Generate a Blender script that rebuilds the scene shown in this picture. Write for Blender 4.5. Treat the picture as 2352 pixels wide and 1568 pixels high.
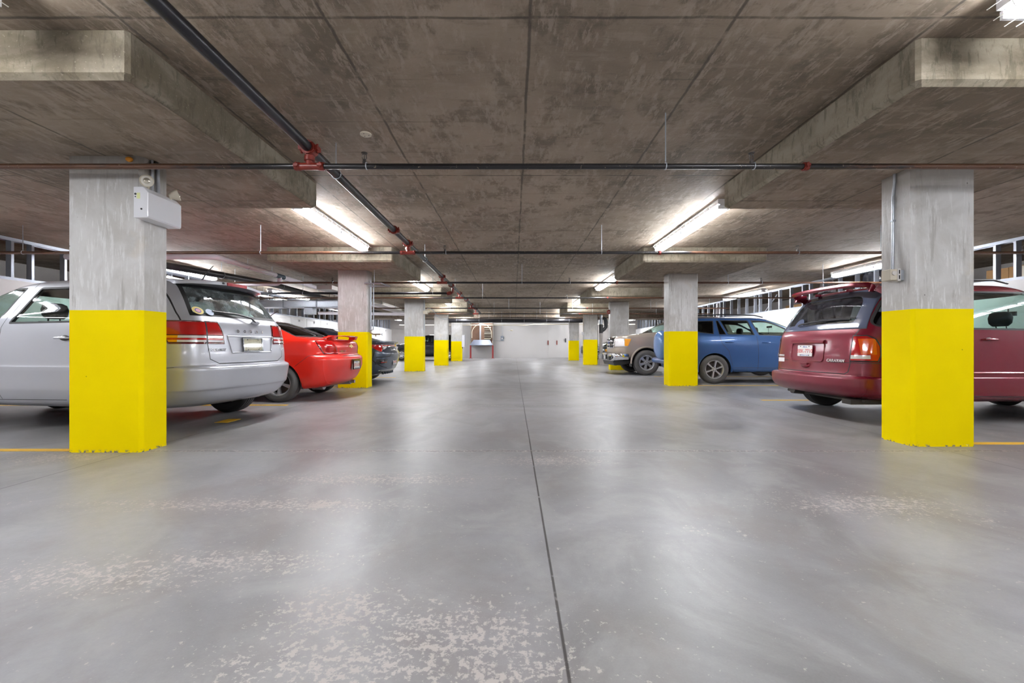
import bpy, bmesh, math, random
from mathutils import Vector, Matrix
from mathutils.bvhtree import BVHTree
from mathutils.interpolate import poly_3d_calc
random.seed(7)
S = bpy.context.scene
for o in list(bpy.data.objects): bpy.data.objects.remove(o)
C = S.collection
PI = math.pi
# ---------------------------------------------------------------- camera
cd = bpy.data.cameras.new('camera'); cam = bpy.data.objects.new('camera', cd); C.objects.link(cam)
cam.location = (0, 0, 0.95); cam.rotation_euler = (PI/2, 0, 0)
cd.sensor_width = 36; cd.lens = 36*1000/2352; cd.shift_x = -4/2352; cd.shift_y = 9/2352
cd.clip_start = 0.05; cd.clip_end = 200
S.camera = cam
# ---------------------------------------------------------------- world, exposure, render quality
w = bpy.data.worlds.new('world'); S.world = w; w.use_nodes = True
w.node_tree.nodes['Background'].inputs[0].default_value = (0.05, 0.05, 0.055, 1)
w.node_tree.nodes['Background'].inputs[1].default_value = 0.3
S.view_settings.view_transform = 'Standard'; S.view_settings.look = 'None'
S.view_settings.gamma = 1; S.view_settings.use_curve_mapping = False
S.view_settings.exposure = 1.45
S.cycles.max_bounces = 8; S.cycles.diffuse_bounces = 5; S.cycles.glossy_bounces = 3; S.cycles.use_adaptive_sampling = True; S.cycles.adaptive_threshold = 0.03; S.cycles.adaptive_min_samples = 16
S.cycles.transparent_max_bounces = 12; S.cycles.sample_clamp_indirect = 6
S.cycles.caustics_reflective = False; S.cycles.caustics_refractive = False
TUBE = 62.0            # brightness of a fluorescent tube
EYE = 0.95
# ---------------------------------------------------------------- helpers
def tag(o, label=None, cat=None, group=None, kind=None):
    if label: o['label'] = label
    if cat: o['category'] = cat
    if group: o['group'] = group
    if kind: o['kind'] = kind
    return o
def empty(name, loc=(0,0,0), rz=0):
    o = bpy.data.objects.new(name, None); C.objects.link(o)
    o.location = loc; o.rotation_euler = (0,0,rz); o.empty_display_size = .2
    return o
def mesh_obj(name, me, mats=None, parent=None, loc=None, smooth=False):
    o = bpy.data.objects.new(name, me); C.objects.link(o)
    if mats is not None and len(me.materials) == 0:
        for m in (mats if isinstance(mats, (list, tuple)) else [mats]): me.materials.append(m)
    if parent: o.parent = parent
    if loc is not None: o.location = loc
    if smooth:
        for p in me.polygons: p.use_smooth = True
    return o
def copy_tree(o, parent=None):
    c = o.copy(); C.objects.link(c); c.parent = parent
    for ch in list(o.children): copy_tree(ch, c)
    return c
class B:
    """collects shapes into one mesh"""
    def __init__(s): s.bm = bmesh.new(); s.mi = 0
    def _n(s, vs, fs):
        V = [s.bm.verts.new(v) for v in vs]; out = []
        for f in fs:
            try:
                F = s.bm.faces.new([V[i] for i in f]); F.material_index = s.mi; out.append(F)
            except ValueError: pass
        return out
    def box(s, x0, x1, y0, y1, z0, z1, M=None):
        vs = [Vector(p) for p in [(x0,y0,z0),(x1,y0,z0),(x1,y1,z0),(x0,y1,z0),(x0,y0,z1),(x1,y0,z1),(x1,y1,z1),(x0,y1,z1)]]
        if M: vs = [M @ v for v in vs]
        s._n(vs, [(0,3,2,1),(4,5,6,7),(0,1,5,4),(1,2,6,5),(2,3,7,6),(3,0,4,7)]); return s
    def cbox(s, c, d, M=None):
        return s.box(c[0]-d[0]/2, c[0]+d[0]/2, c[1]-d[1]/2, c[1]+d[1]/2, c[2]-d[2]/2, c[2]+d[2]/2, M)
    def cyl(s, p0, p1, r, n=12, r1=None, caps=True):
        p0, p1 = Vector(p0), Vector(p1); r1 = r if r1 is None else r1
        d = (p1-p0).normalized(); a = d.orthogonal().normalized(); b = d.cross(a)
        vs = []
        for p, rr in ((p0, r), (p1, r1)):
            for i in range(n):
                t = 2*PI*i/n; vs.append(p + (a*math.cos(t)+b*math.sin(t))*rr)
        fs = [(i, (i+1)%n, n+(i+1)%n, n+i) for i in range(n)]
        if caps: fs += [tuple(range(n-1,-1,-1)), tuple(range(n, 2*n))]
        s._n(vs, fs); return s
    def tube(s, pts, r, n=10, closed=False, caps=True):
        pts = [Vector(p) for p in pts]; m = len(pts); vs = []; prev = None
        for i, p in enumerate(pts):
            if closed: d = (pts[(i+1)%m]-pts[i-1]).normalized()
            else: d = (pts[min(i+1,m-1)]-pts[max(i-1,0)]).normalized()
            if prev is None: a = d.orthogonal().normalized()
            else:
                a = prev - d*prev.dot(d)
                a = a.normalized() if a.length > 1e-6 else d.orthogonal().normalized()
            prev = a; b = d.cross(a); rr = r[i] if isinstance(r, (list,tuple)) else r
            for k in range(n):
                t = 2*PI*k/n; vs.append(p+(a*math.cos(t)+b*math.sin(t))*rr)
        fs = []
        for i in range(m if closed else m-1):
            j = (i+1) % m
            for k in range(n): fs.append((i*n+k, i*n+(k+1)%n, j*n+(k+1)%n, j*n+k))
        if caps and not closed: fs += [tuple(range(n-1,-1,-1)), tuple(range((m-1)*n, m*n))]
        s._n(vs, fs); return s
    def lathe(s, prof, M=None, n=32, closed=False):
        """prof: (r, h) pairs, axis = local Z of M"""
        M = M or Matrix(); vs = []; m = len(prof)
        for r, h in prof:
            for k in range(n):
                t = 2*PI*k/n; vs.append(M @ Vector((r*math.cos(t), r*math.sin(t), h)))
        fs = []
        for i in range(m if closed else m-1):
            j = (i+1) % m
            for k in range(n): fs.append((i*n+k, i*n+(k+1)%n, j*n+(k+1)%n, j*n+k))
        s._n(vs, fs); return s
    def prism(s, poly, h0, h1, M=None):
        """poly in local XY, extruded along local Z"""
        M = M or Matrix(); n = len(poly)
        vs = [M @ Vector((p[0], p[1], h0)) for p in poly]+[M @ Vector((p[0], p[1], h1)) for p in poly]
        s._n(vs, [tuple(range(n-1,-1,-1)), tuple(range(n,2*n))]+[(i,(i+1)%n,n+(i+1)%n,n+i) for i in range(n)]); return s
    def loft(s, rings, caps=True, closed=True):
        n = len(rings[0]); vs = [v for r in rings for v in r]; fs = []
        for i in range(len(rings)-1):
            for k in range(n if closed else n-1): fs.append((i*n+k, i*n+(k+1)%n, (i+1)*n+(k+1)%n, (i+1)*n+k))
        if caps and closed: fs += [tuple(range(n-1,-1,-1)), tuple(range((len(rings)-1)*n, len(rings)*n))]
        s._n(vs, fs); return s
    def ball(s, c, r, seg=14, M=None):
        m = Matrix.Translation(Vector(c)) @ Matrix.Diagonal((*(r if isinstance(r,(tuple,list)) else (r,r,r)), 1))
        if M: m = M @ m
        ret = bmesh.ops.create_uvsphere(s.bm, u_segments=seg, v_segments=max(6, seg//2), radius=1, matrix=m)
        for v in ret['verts']:
            for f in v.link_faces: f.material_index = s.mi
        return s
    def obj(s, name, mats, parent=None, loc=None, smooth=False, bevel=0, seg=2, angle=40):
        bmesh.ops.recalc_face_normals(s.bm, faces=s.bm.faces)
        me = bpy.data.meshes.new(name); s.bm.to_mesh(me); s.bm.free()
        o = mesh_obj(name, me, mats, parent, loc)
        if smooth:
            for p in me.polygons: p.use_smooth = True
            try: me.set_sharp_from_angle(angle=math.radians(angle))
            except Exception: pass
        if bevel:
            m = o.modifiers.new('bevel', 'BEVEL'); m.width = bevel; m.segments = seg; m.limit_method = 'ANGLE'; m.angle_limit = math.radians(50)
        return o
def text_mesh(txt, size, extrude=.002, shear=0, space=1.0, bold=0):
    cu = bpy.data.curves.new('text', 'FONT'); cu.body = txt; cu.size = size; cu.extrude = extrude
    cu.align_x = 'CENTER'; cu.align_y = 'CENTER'; cu.shear = shear; cu.space_character = space; cu.offset = bold
    cu.resolution_u = 3
    o = bpy.data.objects.new('text', cu); C.objects.link(o)
    dg = bpy.context.evaluated_depsgraph_get(); dg.update()
    me = bpy.data.meshes.new_from_object(o.evaluated_get(dg)); me.name = 'lettering'
    bpy.data.objects.remove(o); bpy.data.curves.remove(cu)
    me.materials.clear()
    return me
def put_text(name, txt, size, mat, M, parent=None, **k):
    me = text_mesh(txt, size, **k); o = mesh_obj(name, me, mat, parent); o.matrix_local = M; return o
def frame(origin, X, Y):
    X = Vector(X).normalized(); Y = Vector(Y).normalized(); Z = X.cross(Y)
    return Matrix(((X.x,Y.x,Z.x,origin[0]),(X.y,Y.y,Z.y,origin[1]),(X.z,Y.z,Z.z,origin[2]),(0,0,0,1)))
# ---------------------------------------------------------------- materials
class NT:
    def __init__(s, name):
        s.m = bpy.data.materials.new(name); s.m.use_nodes = True; s.t = s.m.node_tree
        s.t.nodes.clear(); s.out = s.t.nodes.new('ShaderNodeOutputMaterial')
    def n(s, typ, ins=None, **props):
        nd = s.t.nodes.new('ShaderNode'+typ)
        for k, v in props.items(): setattr(nd, k, v)
        for k, v in (ins or {}).items(): s.set(nd.inputs[k], v)
        return nd
    def set(s, sock, v):
        if isinstance(v, bpy.types.NodeSocket): s.t.links.new(v, sock)
        elif isinstance(v, bpy.types.Node): s.t.links.new(v.outputs[0], sock)
        else:
            if isinstance(v, (tuple, list)) and len(v) == 3 and sock.type == 'RGBA': v = (*v, 1)
            sock.default_value = v
    def math(s, op, a, b=None, c=None, clamp=False):
        nd = s.t.nodes.new('ShaderNodeMath'); nd.operation = op; nd.use_clamp = clamp
        s.set(nd.inputs[0], a)
        if b is not None: s.set(nd.inputs[1], b)
        if c is not None: s.set(nd.inputs[2], c)
        return nd.outputs[0]
    def mix(s, f, a, b, blend='MIX'):
        nd = s.t.nodes.new('ShaderNodeMix'); nd.data_type = 'RGBA'; nd.blend_type = blend
        s.set(nd.inputs[0], f); s.set(nd.inputs[6], a); s.set(nd.inputs[7], b); return nd.outputs[2]
    def ramp(s, f, lo, hi):
        """0 below lo, 1 above hi"""
        nd = s.t.nodes.new('ShaderNodeMapRange'); nd.interpolation_type = 'SMOOTHSTEP'
        s.set(nd.inputs[0], f); nd.inputs[1].default_value = lo; nd.inputs[2].default_value = hi; return nd.outputs[0]
    def noise(s, vec, scale, detail=4, rough=.55, dist=0):
        return s.n('TexNoise', {'Vector': vec, 'Scale': scale, 'Detail': detail, 'Roughness': rough, 'Distortion': dist}).outputs[0]
    def scale(s, vec, sc, loc=(0,0,0), rot=(0,0,0)):
        return s.n('Mapping', {'Vector': vec, 'Scale': sc, 'Location': loc, 'Rotation': rot}).outputs[0]
    def pos(s): return s.n('NewGeometry').outputs['Position']
    def done(s, bsdf):
        s.t.links.new(bsdf.outputs[0] if isinstance(bsdf, bpy.types.Node) else bsdf, s.out.inputs[0]); return s.m
def M_(name, col, rough=.5, metal=0, coat=0, spec=.5, noise=0, nscale=8, bump=0, emit=None, estr=0, trans=0, coat_rough=.05):
    t = NT(name); c = (*col, 1)
    ins = {'Base Color': c, 'Roughness': rough, 'Metallic': metal, 'Coat Weight': coat, 'Coat Roughness': coat_rough, 'Specular IOR Level': spec}
    if noise or bump:
        v = t.n('TexCoord').outputs['Object']; nz = t.noise(v, nscale, 5)
        if noise:
            ins['Base Color'] = t.mix(nz, tuple(max(0, x*(1-noise)) for x in col), tuple(min(1, x*(1+noise)) for x in col))
            ins['Roughness'] = t.math('MULTIPLY_ADD', nz, .2, rough-.1)
        if bump: ins['Normal'] = t.n('Bump', {'Height': nz, 'Strength': bump, 'Distance': .01}).outputs[0]
    if emit: ins['Emission Color'] = (*emit, 1); ins['Emission Strength'] = estr
    if trans: ins['Transmission Weight'] = trans
    return t.done(t.n('BsdfPrincipled', ins))
def glass(name, tint, refl=(1,1,1), rough=.02, dust=0, dustcol=(.5,.52,.55)):
    """thin pane: tinted see-through plus a clear surface reflection"""
    t = NT(name)
    tr = t.n('BsdfTransparent', {'Color': (*tint, 1)}); gl = t.n('BsdfGlossy', {'Color': (*refl, 1), 'Roughness': rough})
    fr = t.n('LayerWeight', {'Blend': .5}).outputs['Facing']; f2 = t.math('MULTIPLY_ADD', t.math('POWER', fr, 5.0), .85, .05, clamp=True)
    mx = t.n('MixShader', {0: f2, 1: tr, 2: gl})
    if dust:
        v = t.n('TexCoord').outputs['Object']; nz = t.noise(v, 9, 6, .65); nf = t.noise(v, 120, 3)
        k = t.math('MULTIPLY', t.ramp(t.math('MULTIPLY_ADD', nf, .35, nz), .45, .9), dust)
        df = t.n('BsdfDiffuse', {'Color': (*dustcol, 1)})
        mx = t.n('MixShader', {0: k, 1: mx, 2: df})
    return t.done(mx)
def joints(t, x, y, px, ox, py, oy, wd):
    """1 on the lines of a board grid"""
    def line(c, per, off, wdt):
        a = t.math('ABSOLUTE', t.math('SUBTRACT', t.math('FRACT', t.math('DIVIDE', t.math('SUBTRACT', c, off), per)), .5))
        return t.ramp(t.math('MULTIPLY', t.math('SUBTRACT', .5, a), per), wdt, wdt*.3)
    return t.math('MAXIMUM', line(x, px, ox, wd), line(y, py, oy, wd))
def ceiling_mat():
    t = NT('ceiling concrete'); p = t.pos(); sx = t.n('SeparateXYZ', {0: p}); x, y = sx.outputs[0], sx.outputs[1]
    big = t.noise(p, .55, 5, .6, .4); mid = t.noise(t.scale(p, (1.6,1.1,1)), 2.3, 5, .7)
    st = t.noise(t.scale(p, (17, 4.5, 9)), 1.0, 5, .72); st2 = t.noise(t.scale(p, (2.2, 9, 9)), 1.0, 5, .72)
    fine = t.noise(p, 34, 4, .7)
    col = t.mix(t.ramp(big, .35, .68), (.20,.155,.112), (.365,.292,.225))
    col = t.mix(t.math('MULTIPLY', t.ramp(mid, .48, .62), .6), col, (.115,.090,.062))
    light = t.math('MULTIPLY', t.ramp(st, .50, .60), t.ramp(mid, .34, .54))
    col = t.mix(t.math('MULTIPLY', light, .6), col, (.43,.35,.28))
    col = t.mix(t.math('MULTIPLY', t.ramp(st2, .53, .66), .42), col, (.38,.31,.245))
    col = t.mix(t.math('MULTIPLY', t.ramp(st2, .45, .32), .30), col, (.10,.082,.064))
    col = t.mix(t.math('MULTIPLY', t.ramp(fine, .62, .72), .4), col, (.09,.075,.06))
    col = t.mix(t.math('MULTIPLY', t.ramp(fine, .40, .30), .35), col, (.38,.33,.28))
    wob = t.math('MULTIPLY_ADD', t.noise(p, 3, 3), .03, 0)
    ln = joints(t, t.math('ADD', x, wob), t.math('ADD', y, wob), 1.24, .115, 2.44, .2, .016)
    ln2 = joints(t, t.math('ADD', x, 50), t.math('ADD', y, wob), 50, 3, .61, .2, .012)
    ln2 = t.math('MULTIPLY', ln2, t.ramp(t.noise(p, .8, 2), .5, .6))
    brk = t.ramp(t.noise(p, 5, 4), .30, .5)
    k = t.math('MULTIPLY', t.math('MAXIMUM', ln, t.math('MULTIPLY', ln2, .5)), brk)
    col = t.mix(t.math('MULTIPLY', k, .75), col, (.06,.048,.036))
    bp = t.n('Bump', {'Height': t.noise(p, 26, 2, .6), 'Strength': .25, 'Distance': .01})
    return t.done(t.n('BsdfPrincipled', {'Base Color': col, 'Roughness': .72, 'Normal': bp.outputs[0]}))
def panel_side_mat():
    t = NT('drop panel side concrete'); p = t.pos()
    big = t.noise(t.scale(p, (1,1,2)), 1.7, 5, .65, .5); st = t.noise(t.scale(p, (6,6,1.6)), 3.0, 4, .7, .4); fine = t.noise(p, 60, 3, .6)
    col = t.mix(t.ramp(big, .35, .65), (.165,.135,.090), (.30,.262,.20))
    col = t.mix(t.math('MULTIPLY', t.ramp(st, .5, .64), .55), col, (.085,.070,.042))
    col = t.mix(t.math('MULTIPLY', t.ramp(fine, .63, .70), .55), col, (.38,.34,.27))
    bp = t.n('Bump', {'Height': fine, 'Strength': .25, 'Distance': .01})
    return t.done(t.n('BsdfPrincipled', {'Base Color': col, 'Roughness': .7, 'Normal': bp.outputs[0]}))
def column_mat():
    t = NT('column concrete'); p = t.pos(); z = t.n('SeparateXYZ', {0: p}).outputs[2]
    big = t.noise(p, 1.4, 5, .6, .5); st = t.noise(t.scale(p, (14,14,1.3)), 1.0, 5, .68); st2 = t.noise(t.scale(p, (30,30,3.5)), 1.0, 4, .7)
    fine = t.noise(p, 55, 3, .6)
    col = t.mix(t.ramp(big, .32, .68), (.50,.48,.455), (.70,.69,.685))
    col = t.mix(t.math('MULTIPLY', t.ramp(st, .44, .33), .6), col, (.34,.32,.30))
    col = t.mix(t.math('MULTIPLY', t.ramp(st2, .53, .64), .5), col, (.84,.84,.84))
    col = t.mix(t.math('MULTIPLY', t.ramp(t.noise(p, 2.2, 3), .62, .72), .35), col, (.62,.54,.43))
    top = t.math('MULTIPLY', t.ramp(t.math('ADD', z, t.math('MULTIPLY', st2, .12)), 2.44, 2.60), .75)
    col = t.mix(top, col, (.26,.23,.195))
    vo = t.n('TexVoronoi', {'Vector': p, 'Scale': 7.0}).outputs['Distance']
    pit = t.math('MULTIPLY', t.ramp(vo, .06, .03), t.ramp(t.noise(p, 3, 2), .5, .6))
    col = t.mix(t.math('MULTIPLY', pit, .9), col, (.08,.07,.06))
    bp = t.n('Bump', {'Height': t.noise(p, 40, 2, .6), 'Strength': .15, 'Distance': .01})
    return t.done(t.n('BsdfPrincipled', {'Base Color': col, 'Roughness': .6, 'Normal': bp.outputs[0]}))
def yellow_mat():
    t = NT('yellow safety paint'); p = t.pos(); z = t.n('SeparateXYZ', {0: p}).outputs[2]
    n1 = t.noise(p, 2.5, 3); n2 = t.noise(t.scale(p, (25,25,6)), 1, 4, .6); vo = t.n('TexVoronoi', {'Vector': p, 'Scale': 6.0}).outputs['Distance']
    pit = t.math('MULTIPLY', t.ramp(vo, .05, .02), t.ramp(t.noise(p, 2, 2), .52, .62))
    col = t.mix(n1, (.92,.70,.0), (1.0,.79,.0)); col = t.mix(t.math('MULTIPLY', pit, .8), col, (.25,.18,.02))
    chip = t.math('MULTIPLY', t.ramp(z, .03, .005), t.ramp(t.noise(p, 30, 3), .5, .58))
    col = t.mix(chip, col, (.22,.20,.17))
    bp = t.n('Bump', {'Height': n2, 'Strength': .15, 'Distance': .01})
    return t.done(t.n('BsdfPrincipled', {'Base Color': col, 'Roughness': .6, 'Specular IOR Level': .04, 'Normal': bp.outputs[0]}))
def floor_mat():
    t = NT('sealed concrete floor'); p = t.pos(); sx = t.n('SeparateXYZ', {0: p}); x, y = sx.outputs[0], sx.outputs[1]
    big = t.noise(t.scale(p, (.8,.45,1)), .8, 4, .55, 1.2); mid = t.noise(t.scale(p, (1,.8,1), rot=(0,0,.5)), 1.9, 6, .62, .8)
    fine = t.noise(p, 18, 4, .7); gr = t.noise(p, 130, 1, .6)
    col = t.mix(t.ramp(big, .3, .7), (.180,.172,.174), (.325,.325,.342))
    col = t.mix(t.math('MULTIPLY', t.ramp(mid, .42, .66), .55), col, (.37,.37,.365))
    col = t.mix(t.math('MULTIPLY', t.ramp(t.noise(t.scale(p, (1,.7,1), loc=(3,1,0)), 1.1, 5, .6, 1), .50, .68), .5), col, (.205,.175,.165))
    col = t.mix(t.math('MULTIPLY', t.ramp(fine, .35, .7), .14), col, (.15,.15,.15))
    col = t.mix(t.math('MULTIPLY', gr, .10), col, (.6,.58,.56))
    # worn patches where the surface has scaled off
    worn = None
    for cx, cy, rx, ry in ((-.20,1.42,.42,.22),(-.50,1.30,.45,.18),(-1.72,1.80,.55,.16),(-1.25,1.92,.5,.12),(-.62,1.55,.3,.18),(2.12,2.60,.62,.22),(-1.6,2.6,1.1,.12),(-.05,1.25,.3,.2),(.3,3.6,.5,.2),(-1.0,3.1,.9,.15),(-3.9,3.7,.5,.25),(2.3,1.25,.5,.1)):
        d = t.n('VectorMath', {0: t.scale(t.n('CombineXYZ', {0: x, 1: y}).outputs[0], (1/rx,1/ry,1), loc=(-cx/rx,-cy/ry,0))}, operation='LENGTH').outputs['Value']
        k = t.ramp(d, 1.7, .0); worn = k if worn is None else t.math('MAXIMUM', worn, k)
    sp = t.noise(p, 42, 3, .72); sp2 = t.noise(p, 15, 3, .7); sp = t.math('MULTIPLY_ADD', sp2, .32, t.math('MULTIPLY', sp, .68))
    base = t.math('MULTIPLY', t.ramp(t.noise(p, 1.4, 3), .60, .75), .12)
    thr = t.math('ADD', sp, t.math('ADD', t.math('MULTIPLY', worn, .125), base))
    k = t.math('MULTIPLY', t.ramp(thr, .60, .67), .68)
    col = t.mix(t.math('MULTIPLY', worn, .15), col, (.30,.25,.235))
    col = t.mix(k, col, (.56,.51,.48))
    # saw-cut joints and rough cracks
    wn = t.math('SUBTRACT', t.noise(p, 2.5, 3), .5)
    def line(c, at, wd, wob=0):
        cc = t.math('ADD', c, t.math('MULTIPLY', wn, wob)) if wob else c
        return t.ramp(t.math('ABSOLUTE', t.math('SUBTRACT', cc, at)), wd, wd*.35)
    ctr = line(x, .158, .0075, .004)
    dash = t.ramp(t.noise(p, 9, 2), .28, .36)
    lines = t.math('MULTIPLY', ctr, dash)
    rough_l = None
    for c, at in ((y, 3.92), (y, 6.88), (y, 9.85), (y, 15.9), (y, 21.0), (y, -2.0)):
        k2 = line(c, at, .017, .05); rough_l = k2 if rough_l is None else t.math('MAXIMUM', rough_l, k2)
    for at in (-3.40, 3.90, -9, 9): 
        lines = t.math('MAXIMUM', lines, t.math('MULTIPLY', line(x, at, .009, .02), .7))
    col = t.mix(t.math('MULTIPLY', lines, .85), col, (.035,.03,.028))
    rk = t.math('MULTIPLY', rough_l, t.ramp(fine, .28, .48))
    col = t.mix(t.math('MULTIPLY', rk, .9), col, (.12,.10,.09))
    halo = t.math('MULTIPLY', t.math('MAXIMUM', line(y, 3.92, .06, .06), line(y, 6.88, .05, .06)), t.ramp(sp, .50, .58))
    col = t.mix(t.math('MULTIPLY', halo, .8), col, (.50,.47,.44))
    ro = t.math('ADD', t.math('MULTIPLY_ADD', mid, .18, .29), t.math('MULTIPLY', k, .3))
    bp = t.n('Bump', {'Height': t.noise(p, 22, 2, .6), 'Strength': .05, 'Distance': .01})
    return t.done(t.n('BsdfPrincipled', {'Base Color': col, 'Roughness': ro, 'Specular IOR Level': .42, 'Normal': bp.outputs[0]}))
def rust_pipe_mat():
    t = NT('black steel pipe with rust'); p = t.pos(); x = t.n('SeparateXYZ', {0: p}).outputs[0]
    n1 = t.noise(t.scale(p, (3,14,14)), 1.5, 5, .7); n2 = t.noise(p, 45, 3)
    far = t.ramp(t.math('ABSOLUTE', t.math('ADD', x, -.3)), 2.0, 3.4)
    k = t.ramp(t.math('ADD', t.math('MULTIPLY', n1, .8), t.math('MULTIPLY', far, .35)), .50, .74)
    col = t.mix(k, (.022,.020,.022), (.115,.050,.026)); col = t.mix(t.math('MULTIPLY', t.ramp(n2, .66, .7), .6), col, (.35,.28,.2))
    return t.done(t.n('BsdfPrincipled', {'Base Color': col, 'Roughness': .38, 'Metallic': .25, 'Coat Weight': .15}))
m_ceil = ceiling_mat(); m_pside = panel_side_mat(); m_col = column_mat(); m_yel = yellow_mat(); m_floor = floor_mat(); m_rust = rust_pipe_mat()
m_blackpipe = M_('black steel pipe', (.022,.021,.026), .36, .3)
m_white = M_('white painted wall', (.60,.585,.585), .45, noise=.05, nscale=.8)
m_conc = M_('grey concrete wall', (.36,.335,.32), .65, noise=.22, nscale=1.5, bump=.1)
m_darkconc = M_('brown concrete', (.20,.175,.15), .7, noise=.3, nscale=1.5)
m_panelw = M_('white enamel', (.80,.80,.84), .32, coat=.2)
m_zinc = M_('galvanised steel', (.50,.53,.58), .38, .7, noise=.15, nscale=20)
m_stud = M_('galvanised stud', (.33,.35,.40), .45, .5, noise=.12, nscale=12)
m_red = M_('red painted casting', (.21,.020,.011), .42, 0, coat=.2, noise=.25, nscale=30)
m_postred = M_('red primer steel', (.38,.045,.045), .5, noise=.15)
m_pvc = M_('lilac white plastic pipe', (.86,.80,.87), .4, noise=.06)
m_pvcw = M_('off-white plastic', (.66,.63,.60), .45)
m_board = M_('cardboard', (.36,.20,.08), .7, noise=.12)
m_dark = M_('dark void', (.02,.018,.018), .8)
m_line = M_('yellow line paint', (.80,.47,.03), .5, noise=.15, nscale=10, bump=.1)
m_rod = M_('steel rod', (.10,.09,.085), .5, .5)
m_tube = M_('lit fluorescent tube', (.9,.9,.9), .4, emit=(.93,.96,1.0), estr=TUBE)
m_guard = M_('white wire guard', (.85,.83,.78), .35, coat=.2)
m_cream = M_('cream plastic', (.68,.62,.50), .45)
m_blackrub = M_('black rubber', (.014,.014,.015), .55)
m_plastic = M_('black plastic', (.025,.025,.028), .4)
m_film = M_('crumpled clear film', (.30,.27,.28), .25, 0, coat=.6, noise=.5, nscale=14, bump=1.0)
m_blackfilm = M_('crumpled black film', (.035,.035,.045), .22, 0, coat=.6, noise=.5, nscale=14, bump=1.0)
# ================================================================ the setting
XW, YB, YF = 9.2, -9.0, 32.8
ZS, ZP = EYE+1.975, EYE+1.68
b = B(); b.box(-12.2, 12.2, YB-.3, YF+.3, -.25, 0)
tag(b.obj('floor', m_floor), kind='structure')
b = B(); b.box(-12.2, 12.2, YB-.3, YF+.3, ZS, ZS+.3)
tag(b.obj('ceiling', m_ceil), kind='structure')
def drop_panel(x0, x1, y0, y1, z0=ZP):
    b = B(); c = .032
    zs = [(0, z0), (c, z0)]
    def rect(i): return [(x0+i,y0+i),(x1-i,y0+i),(x1-i,y1-i),(x0+i,y1-i)]
    def ring(i, z):
        k = .022
        return [Vector((p[0],p[1],z)) for p in [(x0+i+k,y0+i),(x1-i-k,y0+i),(x1-i,y0+i+k),(x1-i,y1-i-k),(x1-i-k,y1-i),(x0+i+k,y1-i),(x0+i,y1-i-k),(x0+i,y0+i+k)]]
    b.mi = 0; b.loft([ring(0, ZS+.02), ring(0, z0+c)], caps=False)
    b.loft([ring(0, z0+c), ring(c, z0)], caps=False)
    b.mi = 1; b._n(ring(c, z0), [tuple(range(8))])
    o = b.obj('ceiling', [m_pside, m_ceil]); tag(o, kind='structure'); return o
drop_panel(-4.97, -2.42, 2.73, 5.36); drop_panel(2.60, 5.11, 2.80, 5.39)
drop_panel(-4.97, -2.435, 8.75, 11.41); drop_panel(2.61, 5.11, 8.78, 11.28)
drop_panel(-4.97, -2.47, 14.92, 17.5); drop_panel(2.66, 5.11, 14.92, 17.5)
drop_panel(-4.97, -2.13, 20.0, 23.3, EYE+1.522); drop_panel(2.45, 5.11, 20.0, 23.3, EYE+1.522)
b = B(); b.box(-12, 12, 26.0, 27.8, ZP-.05, ZS+.01); tag(b.obj('ceiling', m_ceil), kind='structure')
# outer concrete walls, seen through the stud framing
b = B(); b.box(-12.2, -11.9, YB, YF, 0, ZS); tag(b.obj('wall_left', m_conc), kind='structure')
b = B(); b.box(11.9, 12.2, YB, YF, 0, ZS); tag(b.obj('wall_right', m_conc), kind='structure')
b = B(); b.box(-12.2, 12.2, YB-.3, YB, 0, ZS); tag(b.obj('wall_rear', m_conc), kind='structure')
b = B(); b.box(-12.2, -3.9, YF, YF+.3, 0, ZS); b.box(4.15, 12.2, YF, YF+.3, 0, ZS)
b.box(-12, -3.9, YF-.05, YF, 2.2, 2.63); tag(b.obj('wall_back', m_conc), kind='structure')
b = B(); b.box(-3.9, 4.15, YF-.03, YF+.3, 0, ZS); tag(b.obj('wall_center', m_white), kind='structure')
# white storage-room partitions, 2.15 m high
LW = 2.15
b = B(); b.box(-XW-.12, -XW, YB, YF, 0, LW)
wl = tag(b.obj('wall_partition_left', m_white), kind='structure')
b = B(); b.box(XW, XW+.12, YB, YF, 0, LW)
tag(b.obj('wall_partition_right', m_white), kind='structure')
# locker doors on the left partition, with their numbers
for k in range(-6, 10):
    yc = 18.62+1.4*k
    if yc > 32: break
    b = B(); b.box(-XW, -XW+.018, yc-.68, yc+.68, .03, LW-.02)
    b.mi = 1; b.box(-XW+.018, -XW+.021, yc-.45, yc+.35, LW-.105, LW-.097)
    d = b.obj('door_%d' % (k+10), [m_white, m_conc]); tag(d, kind='structure')
    if k >= 0:
        put_text('door_number', str(200+k), .12, m_plastic, frame((-XW+.023, yc, 2.0), (0,1,0), (0,0,1)), d, extrude=.001)
# door in the far white wall
b = B(); b.box(2.62, 4.02, YF-.06, YF-.03, .02, 2.45)
dr = tag(b.obj('door_30', m_white), kind='structure')
b = B(); b.box(3.86, 3.93, YF-.12, YF-.06, 1.18, 1.48); b.obj('door_handle', m_plastic, dr)
for i, xx in enumerate((2.58, 3.24)):
    b = B(); b.box(xx-.03, xx+.03, YF-.10, YF-.061 if i else YF-.03, 1.0, 1.32)
    tag(b.obj('warning_strip', m_red), ('red strip standing beside the far white door frame' if i == 0 else 'red strip fixed on the middle of the far white door'), 'sign', 'red strips on the far white wall')
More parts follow.
